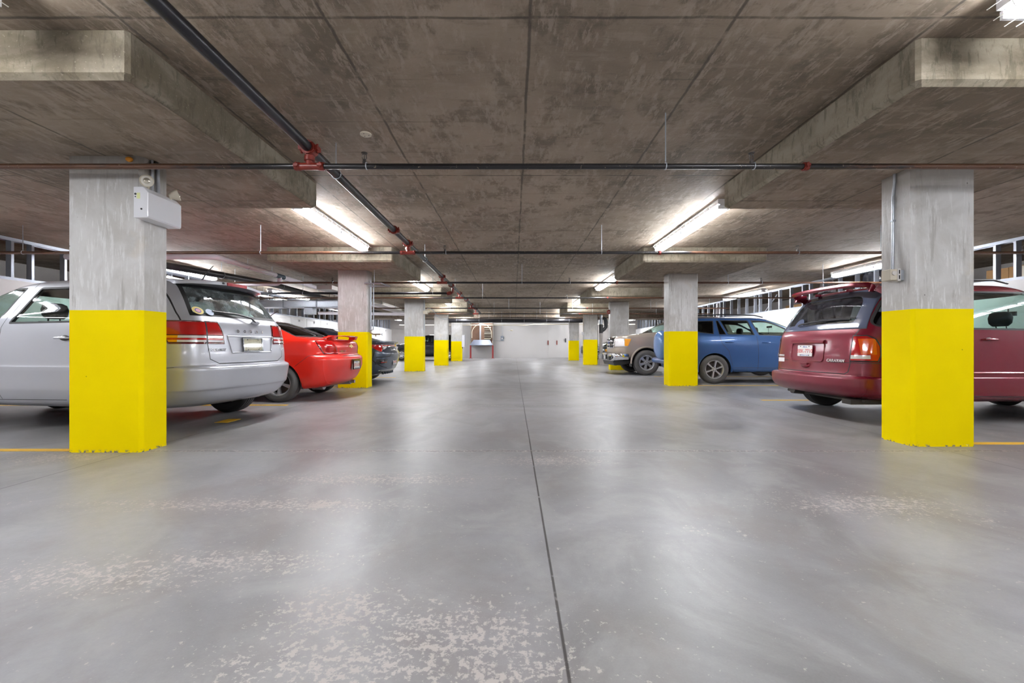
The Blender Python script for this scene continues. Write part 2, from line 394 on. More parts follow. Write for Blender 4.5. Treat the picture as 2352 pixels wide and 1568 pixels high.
# ---------------------------------------------------------------- metal stud framing above the partitions
def stud_frame(side, y0, y1, label):
    s = side; t = tag(empty('stud_framing', (s*(XW+.06), (y0+y1)/2, LW)), label, 'framing')
    X = 0; yc = (y0+y1)/2; top = ZS-LW
    def track(z0, z1, name):
        b = B(); b.box(-.055, .055, y0-yc, y1-yc, z0, z0+.004); b.box(-.058, -.052, y0-yc, y1-yc, z0, z1); b.box(.052, .058, y0-yc, y1-yc, z0, z1)
        b.obj(name, m_stud, t)
    track(0, .05, 'bottom_track')
    b = B(); b.box(-.055, .055, y0-yc, y1-yc, top-.004, top); b.box(-.058, -.052, y0-yc, y1-yc, top-.06, top); b.box(.052, .058, y0-yc, y1-yc, top-.06, top)
    b.obj('top_track', m_stud, t)
    y = y0+.2; k = 0
    while y < y1:
        b = B(); h0, h1 = .005, top-.006; q = y-yc
        b.box(-.05, .05, q-.002, q+.002, h0, h1); b.box(-.05, -.046, q, q+.045, h0, h1); b.box(.046, .05, q, q+.045, h0, h1)
        b.obj('stud', m_stud, t); y += .61 if k % 5 else .34; k += 1
    b = B(); b.box(-.045, .045, 1.0-yc+y0, 2.6-yc+y0, top*.55, top*.55+.03); b.obj('cross_rail', m_stud, t)
    return t
stud_frame(-1, YB+.1, YF-.4, 'bare metal stud framing above the left white partition')
stud_frame(1, YB+.1, YF-.4, 'bare metal stud framing above the right white partition')
# film hung on the right framing, a leaning brace, stored boxes and shelves behind
def film(y0, y1, mat, label, z0=2.2, z1=2.922):
    b = B(); n, m = 26, 14; rows = []
    for j in range(m+1):
        r = []
        for i in range(n+1):
            u, v = i/n, j/m
            amp = .075*math.sin(PI*u)*(.4+.6*math.sin(PI*v))
            r.append(Vector((XW+.245+amp*math.sin(9*u+6*v+y0)+.02*math.sin(31*u+3*v), y0+(y1-y0)*(u*(.9-.35*v)+.35*v*.5), z0+(z1-z0)*v)))
        rows.append(r)
    b.loft(rows, caps=False, closed=False)
    tag(b.obj('plastic_sheet', mat, smooth=True), label, 'plastic sheet')
film(12.7, 13.7, m_film, 'crumpled pinkish clear plastic sheet behind the right studs')
film(10.9, 12.1, m_blackfilm, 'crumpled black plastic sheet behind the right studs')
film(19.6, 20.6, m_film, 'clear plastic sheet behind the right studs, seen past the beige truck')
b = B(); b.cyl((XW+.145, 16.2, 2.18), (XW+.145, 15.45, 2.75), .022, 8); tag(b.obj('brace_bar', m_stud), 'diagonal metal brace leaning between right-hand studs', 'brace')
def carton(x0, x1, y0, y1, z0, z1, label, mat=None):
    b = B(); b.box(x0, x1, y0, y1, z0, z1); o = b.obj('cardboard_box', mat or m_board, bevel=.01)
    zt = B(); xs = x0-.002 if x0 > 0 else x1+.002
    zt.box(min(xs, xs+.001), max(xs, xs+.001), (y0+y1)/2-.025, (y0+y1)/2+.025, z0+.02, z1-.02); zt.obj('tape', m_cream, o)
    tag(o, label, 'box', 'cardboard boxes stored behind the partitions')
def rack(x, y0, y1, label):
    t = tag(empty('storage_rack', (x, (y0+y1)/2, 0)), label, 'rack'); yc = (y0+y1)/2
    for sx in (-.35, .35):
        for yy in (y0+.05, y1-.05):
            b = B(); b.box(sx-.02, sx+.02, yy-yc-.02, yy-yc+.02, 0, 2.1); b.obj('post', m_zinc, t)
    for z in (.7, 1.4, 2.07):
        b = B(); b.box(-.4, .4, y0-yc, y1-yc, z, z+.03); b.obj('shelf', m_darkconc, t)
rack(-11.1, 7.2, 10.3, 'storage rack standing behind the left partition')
for (y0, y1, z1, l) in ((7.3, 8.2, 2.46, 'brown cardboard box on the left rack, nearest the frame edge'), (8.25, 9.2, 2.44, 'middle brown cardboard box on the left rack'), (9.25, 10.1, 2.40, 'brown cardboard box at the far end of the left rack')):
    carton(-11.4, -10.85, y0, y1, 2.10, z1, l)
rack(11.1, 8.4, 11.6, 'storage rack standing behind the right partition')
carton(10.85, 11.4, 9.55, 10.0, 2.10, 2.66, 'tall cardboard box behind the maroon van, left one of two')
carton(10.8, 11.4, 8.95, 9.5, 2.10, 2.66, 'tall cardboard box behind the maroon van, right one of two')
carton(10.8, 11.4, 13.9, 14.5, 2.10, 2.48, 'low cardboard box behind the right studs past the black film')
carton(10.8, 11.4, 16.3, 17.3, 2.10, 2.52, 'long cardboard box behind the right studs past the brace')
rack(11.1, 13.5, 17.6, 'second storage rack behind the right partition')
# ---------------------------------------------------------------- columns
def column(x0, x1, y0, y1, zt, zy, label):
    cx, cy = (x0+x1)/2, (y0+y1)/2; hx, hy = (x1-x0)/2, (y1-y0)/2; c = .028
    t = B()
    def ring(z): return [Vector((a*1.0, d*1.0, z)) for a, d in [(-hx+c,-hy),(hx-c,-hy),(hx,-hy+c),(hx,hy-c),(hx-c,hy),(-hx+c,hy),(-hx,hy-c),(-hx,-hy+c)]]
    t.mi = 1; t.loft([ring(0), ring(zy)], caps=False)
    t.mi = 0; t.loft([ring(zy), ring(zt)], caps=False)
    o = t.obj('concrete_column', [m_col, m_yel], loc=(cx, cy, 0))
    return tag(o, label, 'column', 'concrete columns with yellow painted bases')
G = {}
G['L1'] = column(-3.97, -3.302, 3.862, 4.167, ZP, 1.263, 'nearest left concrete column with yellow base, carrying the white emergency light')
G['R1'] = column(3.745, 4.345, 4.086, 4.46, ZP, 1.293, 'nearest right concrete column with yellow base, beside the maroon van')
G['L2'] = column(-3.94, -3.267, 9.724, 10.05, ZP, 1.25, 'left concrete column with yellow base just behind the red sedan')
G['R2'] = column(3.63, 4.31, 10.17, 10.55, ZP, 1.28, 'right concrete column with yellow base in front of the blue car')
G['L3'] = column(-4.00, -3.30, 15.89, 16.25, ZP, 1.276, 'left concrete column with yellow base right of the dark grey sedan')
G['R3'] = column(3.72, 4.44, 16.75, 17.1, ZP, 1.22, 'right concrete column mostly hidden by the beige pickup front')
G['L4'] = column(-3.76, -3.11, 20.5, 20.85, EYE+1.522, 1.20, 'left concrete column in front of the black car, fourth down the aisle')
G['R4'] = column(3.42, 4.08, 21.2, 21.55, EYE+1.522, 1.23, 'right concrete column beside the grey downpipe')
G['L5'] = column(-3.81, -3.15, 26.4, 26.75, ZP-.05, 1.20, 'farthest left concrete column, with the white cabinet on it')
G['R5'] = column(3.48, 4.12, 27.4, 27.75, ZP-.05, 1.25, 'farthest right concrete column near the far white wall')
# ---------------------------------------------------------------- painted stall lines
def stall_line(x0, x1, y, w, label, x2=None):
    b = B(); b.box(x0, x1, y-w/2, y+w/2, 0, .003)
    tag(b.obj('stall_line', m_line), label, 'painted line', 'yellow stall lines on the floor')
stall_line(-8.6, -3.98, 3.95, .085, 'yellow stall line running left from the nearest left column')
stall_line(4.36, 8.6, 4.22, .085, 'yellow stall line running right from the nearest right column')
stall_line(-8.6, -3.60, 6.92, .09, 'yellow stall line between the silver and the red car')
stall_line(4.33, 8.6, 10.32, .09, 'yellow stall line beside the blue car')
stall_line(4.3, 8.6, 7.55, .09, 'yellow stall line between the maroon van and the blue car')
stall_line(-8.6, -3.97, 9.9, .09, 'yellow stall line by the column behind the red sedan')
stall_line(-8.6, -3.5, 12.9, .09, 'yellow stall line beyond the dark grey sedan')
stall_line(4.3, 8.6, 13.3, .09, 'yellow stall line beside the beige pickup')
b = B(); b.box(-3.68, -3.52, 5.35, 5.62, 0, .003); tag(b.obj('floor_mark', m_line), 'small worn yellow mark on the floor behind the silver car', 'painted mark')
# ---------------------------------------------------------------- ceiling disc, spray mark
b = B(); cxx = (840-1180)*1.975/(793-307)
b.cyl((cxx, 1975/486, ZS-.012), (cxx, 1975/486, ZS), .052, 24)
dsc = b.obj('ceiling_cover_plate', m_cream, smooth=True); tag(dsc, 'round cream cover plate on the ceiling right of the black main pipe', 'cover plate')
b = B()
for a in (0.3, 2.2, 4.4): b.cyl((cxx+.028*math.cos(a), 1975/486+.028*math.sin(a), ZS-.014), (cxx+.028*math.cos(a), 1975/486+.028*math.sin(a), ZS-.0118), .005, 8)
b.obj('screw', m_rod, dsc)
# ================================================================ sprinkler pipes
XM, ZM, RM, ZBR = -1.735, EYE+1.67, .041, EYE+1.52
def clamp(p, ax, r, name='coupling', parent=None, wd=.055, mat=None):
    """grooved coupling: a fat ring with two bolt ears"""
    p = Vector(p); ax = Vector(ax).normalized(); b = B(); a = Vector((0,0,1)) if abs(ax.z) < .9 else Vector((1,0,0))
    b.cyl(p-ax*wd/2, p+ax*wd/2, r*1.38, 20); b.cyl(p-ax*wd*.3, p+ax*wd*.3, r*1.5, 20)
    sd = ax.cross(a).normalized()
    for s in (-1, 1):
        c = p+sd*s*r*1.62; M = frame(c, ax, sd)
        b.cbox((0,0,0), (wd*.75, r*.7, r*.9), M)
        b.cyl(c-a*r*.95, c+a*r*.95, r*.17+.003, 8)
    return b.obj(name, mat or m_red, parent, smooth=True)
def hanger(x, y, zp, r, parent, ztop=ZS, clip=False):
    b = B(); 
    b.cyl((x, y, zp+r+.02), (x, y, ztop), .0055, 6)
    if clip: b.box(x-.014, x+.014, y-.012, y+.012, zp+r+.03, ztop-.0); b.cyl((x, y, ztop-.02), (x, y, ztop), .03, 10)
    return b, (x, y, zp, r)
def ringband(b, x, y, z, r, ax):
    pts = []
    for k in range(20):
        t = 2*PI*k/20
        if ax == 'x': pts.append((x, y+math.cos(t)*r, z+math.sin(t)*r*1.05))
        else: pts.append((x+math.cos(t)*r, y, z+math.sin(t)*r*1.05))
    b.tube(pts, .005, 6, closed=True)
def add_hanger(x, y, zp, r, ax, parent, clip=False, ztop=ZS):
    if clip:      # upright sprinkler head on top of the pipe
        b = B(); z = zp+r; b.cyl((x, y, z-.005), (x, y, z+.022), .016, 8); b.cyl((x, y, z+.02), (x, y, z+.035), .011, 8)
        for s_ in (-1, 1): b.tube([(x+s_*.010, y, z+.03), (x+s_*.019, y, z+.05), (x+s_*.016, y, z+.075), (x, y, z+.088)], .0035, 6)
        b.cyl((x, y, z+.03), (x, y, z+.085), .004, 6); b.cyl((x, y, z+.088), (x, y, z+.092), .026, 12)
        o = b.obj('sprinkler_head', m_rod, parent, smooth=True); b = B(); ringband(b, x+.02, y, zp+.004, r*1.15, ax)
        return o, b.obj('saddle_band', m_zinc, parent)
    b, _ = hanger(x, y, zp, r, parent, ztop, False); ringband(b, x, y, zp+.004, r*1.12, ax)
    return b.obj('hanger', m_zinc, parent), None
def under(x, y):
    """height of the concrete above a point"""
    for x0, x1, y0, y1, z in ((-4.97,-2.42,2.73,5.36,ZP),(2.6,5.11,2.8,5.39,ZP),(-4.97,-2.435,8.75,11.41,ZP),(2.61,5.11,8.78,11.28,ZP),(-4.97,-2.47,14.92,17.5,ZP),(2.66,5.11,14.92,17.5,ZP),(-4.97,-2.13,20,23.3,EYE+1.522),(2.45,5.11,20,23.3,EYE+1.522)):
        if x0 <= x <= x1 and y0 <= y <= y1: return z
    return ZP if y > 26 else ZS
mp = tag(empty('sprinkler_main_pipe', (XM, 0, ZM)), 'black sprinkler main pipe running down the aisle under the ceiling', 'pipe')
def loc_obj(o, root):
    if isinstance(o, tuple):
        for q in o:
            if q: loc_obj(q, root)
        return o     # geometry given in world coordinates, parented to an unrotated root
    o.location = Vector(o.location)-Vector(root.location) if o.parent else o.location
    return o
b = B(); b.tube([(XM, -8.9, ZM), (XM, 23.0, ZM)], RM, 24); loc_obj(b.obj('pipe', m_blackpipe, mp, smooth=True), mp)
BR = [(3.70, ZBR, .0235, -9.0, 9.0), (7.14, ZBR, .024, -9.05, 9.05), (10.56, ZBR, .024, -9.05, 9.05), (13.94, ZBR, .024, -9.05, 8.96), (17.8, ZBR, .024, -9.05, 8.8), (21.2-1.35, ZBR-.08, .024, -9.0, 9.0)]
for (y, z, r, x0, x1) in BR:
    loc_obj(clamp((XM, y-.0, ZM), (0,1,0), RM, 'outlet_tee', mp, wd=.10), mp)
    b = B(); b.cyl((XM, y, ZM-.03), (XM, y, z+.01), .03, 16); b.cyl((XM, y, z+.045), (XM, y, z+.085), .042, 14)
    b.cyl((XM-.09, y, z), (XM+.09, y, z), r*1.28, 16)
    loc_obj(b.obj('drop_fitting', m_red, mp, smooth=True), mp)
for yy in (6.3, 12.1, 15.9): loc_obj(clamp((XM, yy, ZM), (0,1,0), RM, 'coupling', mp, wd=.07), mp)
for yy in (.9, 4.25, 8.5, 12.9, 16.9, 20.6): loc_obj(add_hanger(XM, yy, ZM, RM, 'y', mp), mp)
names = ['nearest', 'second', 'third', 'fourth', 'fifth', 'sixth']
hx = [(-6.5, -1.27, 1.29, 2.02, 6.8), (-8.05, -6.9, -4.15, -1.13, 1.14+.3, 4.65, 6.02, 8.35), (-8.6, -4.4, .2, 1.35, 4.9+.3, 6.0, 7.5), (-7.5,-4.6,-1.0,1.7,5.7,8.2), (-7,-2.6,-.2,2.4,5.6,8), (-7,-4.2,-.9,1.2,3.6,6.5)]
for i, (y, z, r, x0, x1) in enumerate(BR):
    root = tag(empty('sprinkler_branch_pipe', (0, y, z)), names[i]+' thin sprinkler pipe crossing the ceiling from side to side', 'pipe', 'sprinkler branch pipes under the ceiling')
    b = B(); b.tube([(x0, y, z), (x1, y, z)], r, 16); loc_obj(b.obj('pipe', m_rust, root, smooth=True), root)
    for s in (-1, 1): loc_obj(clamp((XM+s*.10, y, z), (1,0,0), r, 'coupling', root, wd=.05), root)
    for xc in ((2.48, ) if i == 0 else (2.39, ) if i == 1 else (2.5,) if i == 2 else (3.0,)): loc_obj(clamp((xc, y, z), (1,0,0), r, 'coupling', root, wd=.045), root)
    for j, xh in enumerate(hx[i]):
        zt = under(xh, y)
        if zt > z+.05: loc_obj(add_hanger(xh, y, z, r, 'x', root, clip=(j % 2 == 1 and i < 4), ztop=zt), root)
# the thicker grey branch that leaves the main to the left
root = tag(empty('drain_branch_pipe', (0, 12.4, EYE+1.483)), 'thicker grey pipe leaving the main pipe to the left only', 'pipe')
b = B(); b.tube([(-9.05, 12.4, EYE+1.483), (XM-.02, 12.4, EYE+1.483)], .034, 18); loc_obj(b.obj('pipe', m_blackpipe, root, smooth=True), root)
loc_obj(clamp((XM-.1, 12.4, EYE+1.483), (1,.0,.3), .036, 'elbow', root, wd=.13), root)
b = B(); b.tube([(XM-.03,12.4,EYE+1.483),(XM,12.4,EYE+1.53),(XM,12.4,ZM-.03)], .035, 14); loc_obj(b.obj('riser', m_red, root, smooth=True), root)
for xh in (-2.3, -6.0): loc_obj(add_hanger(xh, 12.4, EYE+1.483, .034, 'x', root), root)
# big black pipe and thin pipes in front of the far wall
root = tag(empty('large_drain_pipe', (0, 25.0, EYE+1.41)), 'large shiny black pipe crossing in front of the far wall', 'pipe')
b = B(); b.tube([(-4.6, 25.2, EYE+1.42), (3.98, 25.2, EYE+1.42)], .105, 28); loc_obj(b.obj('pipe', m_blackpipe, root, smooth=True), root)
for xh in (-3.3, -2.0, -.7, .6, 1.9, 3.2): loc_obj(add_hanger(xh, 25.2, EYE+1.42, .105, 'x', root), root)
root = tag(empty('heating_pipe', (0, 24.6, EYE+1.52)), 'thin brown pipe just above the large black pipe at the far end', 'pipe')
b = B(); b.tube([(-1.9, 24.6, EYE+1.56), (9.0, 24.6, EYE+1.56)], .024, 12); loc_obj(b.obj('pipe', m_rust, root, smooth=True), root)
for xh in (-1.4, -.2, 1.3, 2.6, 5.5): loc_obj(add_hanger(xh, 24.6, EYE+1.56, .024, 'x', root), root)
root = tag(empty('conduit_pipe', (0, 30.5, EYE+1.40)), 'thin pale pipe along the top of the far white wall', 'pipe')
b = B(); b.tube([(-8.0, 30.5, EYE+1.42), (.9, 30.5, EYE+1.42), (1.4, 30.5, EYE+1.47), (8.5, 30.5, EYE+1.47)], .028, 12); loc_obj(b.obj('pipe', m_cream, root, smooth=True), root)
for xh in (-3.4, -1.2, .6, 2.1, 6): loc_obj(add_hanger(xh, 30.5, EYE+(1.42 if xh < 1 else 1.47), .028, 'x', root, ztop=ZS), root)
# ---------------------------------------------------------------- plastic drain pipes on the left
XD = -6.05
def bend(p, d0, d1, r, n=6):
    """quarter bend at p between directions d0 (incoming) and d1"""
    p, d0, d1 = Vector(p), Vector(d0), Vector(d1)
    a = p-d0*r; c = a+d1*r; return [c-d1*r*math.cos(t)+d0*r*math.sin(t) for t in [PI/2*i/n for i in range(n+1)]]
root = tag(empty('plastic_drain_pipe', (XD, 9.0, EYE+1.80)), 'lilac white plastic pipe crossing at left then running down the left bay', 'pipe')
b = B(); b.tube([(-9.1, 8.85, EYE+1.80)]+bend((XD, 8.85, EYE+1.80), (1,0,0), (0,1,0), .12)+[(XD, 24.5, EYE+1.70)], .058, 18); loc_obj(b.obj('pipe', m_pvc, root, smooth=True), root)
b = B(); b.cyl((XD, 11.05, EYE+1.785), (XD, 11.45, EYE+1.783), .060, 18); loc_obj(b.obj('rubber_sleeve', M_('blue black rubber', (.02,.05,.08), .4), root, smooth=True), root)
b = B(); b.tube([(XD, 11.25, EYE+1.75)]+bend((XD, 11.25, EYE+1.585), (0,0,-1), (-1,0,0), .09)+[(-9.1, 11.25, EYE+1.55)], .052, 18); loc_obj(b.obj('side_branch', m_pvc, root, smooth=True), root)
for yh in (9.9, 10.9, 13, 15.5, 18, 21): loc_obj(add_hanger(XD, yh, EYE+1.78, .048, 'y', root), root)
for xh in (-8.4, -7.2): loc_obj(add_hanger(xh, 11.25, EYE+1.565, .05, 'x', root), root)
root = tag(empty('plastic_drain_pipe', (-6.9, 9.2, EYE+1.68)), 'dark cast pipe slanting behind the silver car roof at left', 'pipe')
b = B(); b.tube([(-7.5, 8.2, EYE+1.655), (-7.15, 9.4, EYE+1.665), (-6.72, 12.0, EYE+1.70), (-6.72, 22, EYE+1.64)], .075, 18); loc_obj(b.obj('pipe', m_plastic, root, smooth=True), root)
for q in ((-7.38, 8.6, 1.66), (-6.98, 10.4, 1.68), (-6.72, 12.6, 1.695), (-6.72, 15, 1.68)): loc_obj(add_hanger(q[0], q[1], EYE+q[2], .075, 'y', root), root)
root.name = 'cast_drain_pipe'
root = tag(empty('soffit_duct', (-5.4, 16, EYE+1.66)), 'flat white sheet-metal duct running down the left bay past the second column', 'duct')
b = B(); b.box(-.22, .22, -3.6, 8.0, -.06, .06); b.obj('duct_body', m_pvcw, root, bevel=.01)
for k in range(6):
    b = B(); b.box(-.235, .235, -3.0+k*2.0, -2.96+k*2.0, -.07, .07); b.obj('joint_flange', m_zinc, root)
for yy in (-3, 0, 3, 6):
    b = B(); b.cyl((-.2, yy, .06), (-.2, yy, .315), .006, 6); b.cyl((.2, yy, .06), (.2, yy, .315), .006, 6); b.obj('hanger_rod', m_rod, root)
root = tag(empty('rectangular_duct', (-7.3, 14.6, EYE+1.38)), 'galvanised rectangular duct crossing at left above the red sedan', 'duct')
b = B(); b.box(-1.7, 1.5, -.25, .25, -.12, .12); b.obj('duct_body', m_zinc, root, bevel=.01)
b = B(); b.box(.35, .62, -.15, .15, -.34, -.12); b.obj('duct_drop', m_zinc, root)
for xx in (-1.3, -.3, .8):
    b = B(); b.box(xx-.02, xx+.02, -.265, .265, -.135, .135); b.obj('joint_flange', m_stud, root)
for xx in (-1.2, 1.2):
    b = B(); b.cyl((xx, .2, .12), (xx, .2, ZS-EYE-1.38), .006, 6); b.cyl((xx, -.2, .12), (xx, -.2, ZS-EYE-1.38), .006, 6); b.obj('hanger_rod', m_rod, root)
root = tag(empty('plastic_pipe', (-6, 18.3, EYE+1.32)), 'pale plastic pipe crossing at left behind the second column', 'pipe')
b = B(); b.tube([(-8.2, 18.3, EYE+1.36), (-4.55, 18.3, EYE+1.31), (-4.4, 18.3, EYE+1.25)], .065, 16); loc_obj(b.obj('pipe', m_pvc, root, smooth=True), root)
for xh in (-7.6, -6.35): loc_obj(add_hanger(xh, 18.3, EYE+1.34, .065, 'x', root), root)
root = tag(empty('cable_bundle', (-8.0, 14, EYE+1.5)), 'sagging pale cables strung along the left bay above the lockers', 'cables')
for k in range(4):
    b = B(); pts = []
    for i in range(31):
        yy = 10.5+i*.45; pts.append((-8.66+.10*k, yy, EYE+1.74-.05*abs(math.sin(i*.52+k))-.02*k))
    b.tube(pts, .012, 6); loc_obj(b.obj('cable', m_cream if k % 2 else m_zinc, root, smooth=True), root)
# ================================================================ fluorescent fixtures
def guard_wires(b, L, w=.13, d=.13, step=.17, r=.0032):
    prof = [(-w*.62,0), (-w,-d*.45), (-w*.72,-d*.9), (-w*.25,-d*1.15), (w*.25,-d*1.15), (w*.72,-d*.9), (w,-d*.45), (w*.62,0)]
    y = -L/2
    while y <= L/2+.001:
        b.tube([(p[0], y, p[1]) for p in prof], r, 5); y += step
    for p in prof[1:-1]: b.cyl((p[0], -L/2, p[1]), (p[0], L/2, p[1]), r*.9, 5)
def make_fixture(L=2.66, guard=True):
    root = empty('fluorescent_light')
    b = B(); b.box(-.085, .085, -L/2, L/2, -.07, 0); b.box(-.055, .055, -L/2+.002, L/2-.002, -.085, -.07)
    b.obj('housing', m_panelw, root, bevel=.004)
    n = 2; seg = L/n
    for k in range(n):
        for s in (-1, 1):
            y0 = -L/2+k*seg+.03; y1 = y0+seg-.06
            b = B(); b.cyl((s*.048, y0, -.108), (s*.048, y1, -.108), .0165, 10); t = b.obj('fluorescent_tube', m_tube, root, smooth=True)
    for k in range(n):
        for yy in (-L/2+k*seg+.012, -L/2+(k+1)*seg-.03):
            b = B(); b.box(-.075, .075, yy, yy+.018, -.132, -.085); b.obj('lamp_holder', m_panelw, root)
    if guard:
        b = B(); guard_wires(b, L*1.0, .135, .135); o = b.obj('wire_guard', m_guard, root)
    return root
fx = make_fixture()
FIX = []
for (x, y0, z, l) in (
    (2.83, 5.83, ZS, 'caged ceiling light at right between the first two thickened ceiling panels'), (-2.92, 5.83, ZS, 'caged ceiling light at left between the first two thickened ceiling panels'),
    (2.83, -.20, ZS, 'caged ceiling light cut by the top right corner'), (-2.86, -.30, ZS, 'caged ceiling light cut by the top left corner'),
    (2.83, 11.9, ZS, 'ceiling light above the beige pickup, right of the aisle'), (-2.95, 12.1, ZS, 'ceiling light beyond the second left ceiling panel'),
    (2.83, 17.3, ZS, 'third ceiling light down the right of the aisle'), (-2.95, 17.3, ZS, 'third ceiling light down the left of the aisle'),
    (2.83, 23.32, ZS, 'farthest ceiling light at right of the aisle'), (-2.95, 23.32, ZS, 'farthest ceiling light at left of the aisle'),
    (2.83, -6.2, ZS, 'added unseen ceiling light behind the camera at right'), (-2.95, -6.2, ZS, 'added unseen ceiling light behind the camera at left'),  # unseen pair added to brighten the near aisle
    (8.25, 8.55, ZS-.08, 'ceiling light over the nose of the maroon van, near the right partition'), (-8.05, 9.05, ZS-.08, 'ceiling light behind the silver car roof, near the left partition'),
    (8.25, 14.35, ZS-.08, 'ceiling light above the blue car, near the right partition'), (-8.05, 14.35, ZS-.08, 'ceiling light over the lockers above the red sedan'),
    (8.25, 20.1, ZS-.08, 'ceiling light near the right partition behind the blue car column'), (-8.05, 20.1, ZS-.08, 'ceiling light over the numbered lockers'),
    (8.25, 28.3, ZS-.08, 'farthest ceiling light near the right partition'), (-8.05, 28.3, ZS-.08, 'farthest ceiling light near the left partition'),
    (1.55, 28.3, ZS, 'added ceiling light hidden behind the large black pipe at right, before the far wall'), (-2.2, 29.7, ZS, 'added ceiling light hidden behind the large black pipe at left, before the far wall'),  # added to brighten the far white wall, kept out of view
    (-5.6, 28.3, ZS, 'added unseen ceiling light over the black car by the far wall'), (5.6, 29.7, ZS, 'added unseen ceiling light over the dark green car by the far wall'),  # unseen pair added for more brightness at the far end
    (8.25, 2.6, ZS-.08, 'added ceiling light over the front of the maroon van, outside the frame'), (-8.05, 2.6, ZS-.08, 'added ceiling light over the front of the silver car, outside the frame'),  # out-of-frame pair added to light the nearest stalls
    (8.25, -3.4, ZS-.08, 'added unseen ceiling light near the right partition behind the camera'), (-8.05, -3.4, ZS-.08, 'added unseen ceiling light near the left partition behind the camera')):  # unseen pair added to lift the overall room brightness
    f = fx if not FIX else copy_tree(fx)
    f.location = (x, y0+1.35+(.10 if 17 < y0 < 18 else 0), z-.004)
    if 17 < y0 < 18: f.scale = (1, .88, 1)
    FIX.append(f); tag(f, l, 'light', 'fluorescent ceiling lights')
for f in FIX:
    if f.location.z < ZP-.01 or abs(f.location.z-ZS+.084) < .01:
        top = ZS
        b = B(); 
        for yy in (-1.0, 1.0): b.cyl((0, yy, 0), (0, yy, top-f.location.z), .005, 6)
        b.obj('hanging_rod', m_rod, f)
# ================================================================ things on the columns
# emergency light on the nearest left column (its right face), 2 heads on top
xe, zc = -3.302, 0
el = tag(empty('emergency_light', (xe, 3.93, 2.06)), 'white emergency light box with two lamp heads on the nearest left column', 'emergency light')
H0, H1, D, Y0, Y1 = 0.0, .27, .127, -.15, .23   # box heights, depth, span along the aisle
b = B(); b.prism([(-.0, H0), (.0+D*.92, H0+.0), (D, H0+.012), (D, H1-.05), (D*.62, H1), (0, H1)], Y0, Y1, Matrix(((1,0,0,0),(0,0,1,0),(0,1,0,0),(0,0,0,1))))
b.obj('battery_box', m_panelw, el, bevel=.006)
b = B(); b.cyl((.07, Y0-.003, .075), (.07, Y0+.002, .075), .008, 12); b.cyl((.018, Y0-.003, .205), (.018, Y0+.002, .205), .009, 12); b.cyl((.018, Y0-.003, .182), (.018, Y0+.002, .182), .005, 12); b.obj('indicator', m_plastic, el)
b = B(); b.box(.03, .058, Y0-.002, Y0, .165, .215); b.obj('sticker', M_('pale yellow sticker', (.75,.78,.40), .5), el)
def lamp_head(c, dirv, par):
    d = Vector(dirv).normalized(); M = frame(c, d.orthogonal().normalized(), d.cross(d.orthogonal()).normalized())
    # frame z = X x Y = +-d ; use explicit
    X = d.orthogonal().normalized(); Y = d.cross(X); M = frame(c, X, Y)
    h = B(); h.lathe([(.010,-.07),(.024,-.065),(.040,-.025),(.051,.0),(.053,.010),(.048,.012),(.045,.004)], M, 24)
    ho = h.obj('lamp_head', m_cream, par, smooth=True)
    g = B(); g.lathe([(.046,.004),(.035,.008),(.02,.011),(.0005,.012)], M, 24); g.obj('lens', M_('ribbed clear lens', (.75,.72,.65), .15, 0, coat=.8), ho, smooth=True)
    k = B(); k.lathe([(.02,-.0),(.03,.006),(.02,.016),(.003,.02)], M, 16); k.obj('bulb', M_('silvered bulb', (.6,.55,.45), .2, .6), ho, smooth=True)
lamp_head((.085, -.11, H1+.062), (.45, -1, -.1), el); lamp_head((.135, .17, H1+.035), (.9, .55, .35), el)
b = B(); b.cyl((.06, -.07, H1-.005), (.075, -.08, H1+.04), .008, 8); b.cyl((.085, .14, H1-.03), (.105, .15, H1+.02), .008, 8); b.obj('swivel', m_cream, el)
b = B(); b.tube([(.022, .02, H1-.01), (.022, .02, .568)], .011, 10); b.tube([(.022, .085, H1-.01), (.022, .085, .569)], .014, 10); b.obj('conduit', m_zinc, el, smooth=True)
b = B(); b.cyl((.0, .05, .535), (.045, .05, .535), .03, 12); b.obj('junction_cap', m_dark, el)
b = B(); b.box(-.05, -.02, -.073, -.069, .0, .001); b.bm.free()
b = B(); b.ball((-3.40, 3.85, ZP-.035), (.03,.025,.022), 10); tag(b.obj('foam_plug', M_('orange foam', (.75,.30,.02), .7, bump=.5), smooth=True), 'blob of orange foam at the top of the nearest left column', 'foam')
# conduit and sensor box on the nearest right column (left face)
XR = 3.745
cb = tag(empty('thermostat_box', (XR, 4.22, 1.545)), 'cream thermostat on a grey box with a steel conduit, on the nearest right column', 'thermostat')
b = B(); b.box(-.045, 0, -.045, .06, .03, .13); b.obj('back_box', m_zinc, cb, bevel=.004)
b = B(); b.box(-.075, -.045, -.060, .05, .02, .14); b.obj('outlet_plate', m_pvcw, cb, bevel=.003)
b = B(); b.box(-.142, -.075, -.055, .05, .03, .135); b.obj('cover', m_cream, cb, bevel=.005)
b = B(); b.cyl((-.108, -.056, .095), (-.108, -.066, .095), .021, 20); b.obj('dial', m_pvcw, cb, smooth=True)
b = B(); b.box(-.065, -.055, -.062, -.060, .04, .075); b.box(-.065, -.055, -.062, -.060, .09, .125); b.obj('socket_slot', m_dark, cb)
b = B(); b.tube([(-.03, .05, .14), (-.03, .05, .24), (-.016, .06, .40), (-.016, .06, .86), (-.016, .045, 1.0), (-.016, .045, 1.083)], .0125, 12); b.obj('conduit', m_zinc, cb, smooth=True)
b = B(); b.box(-.034, 0, .045, .075, .62, .635); b.obj('strap', m_zinc, cb)
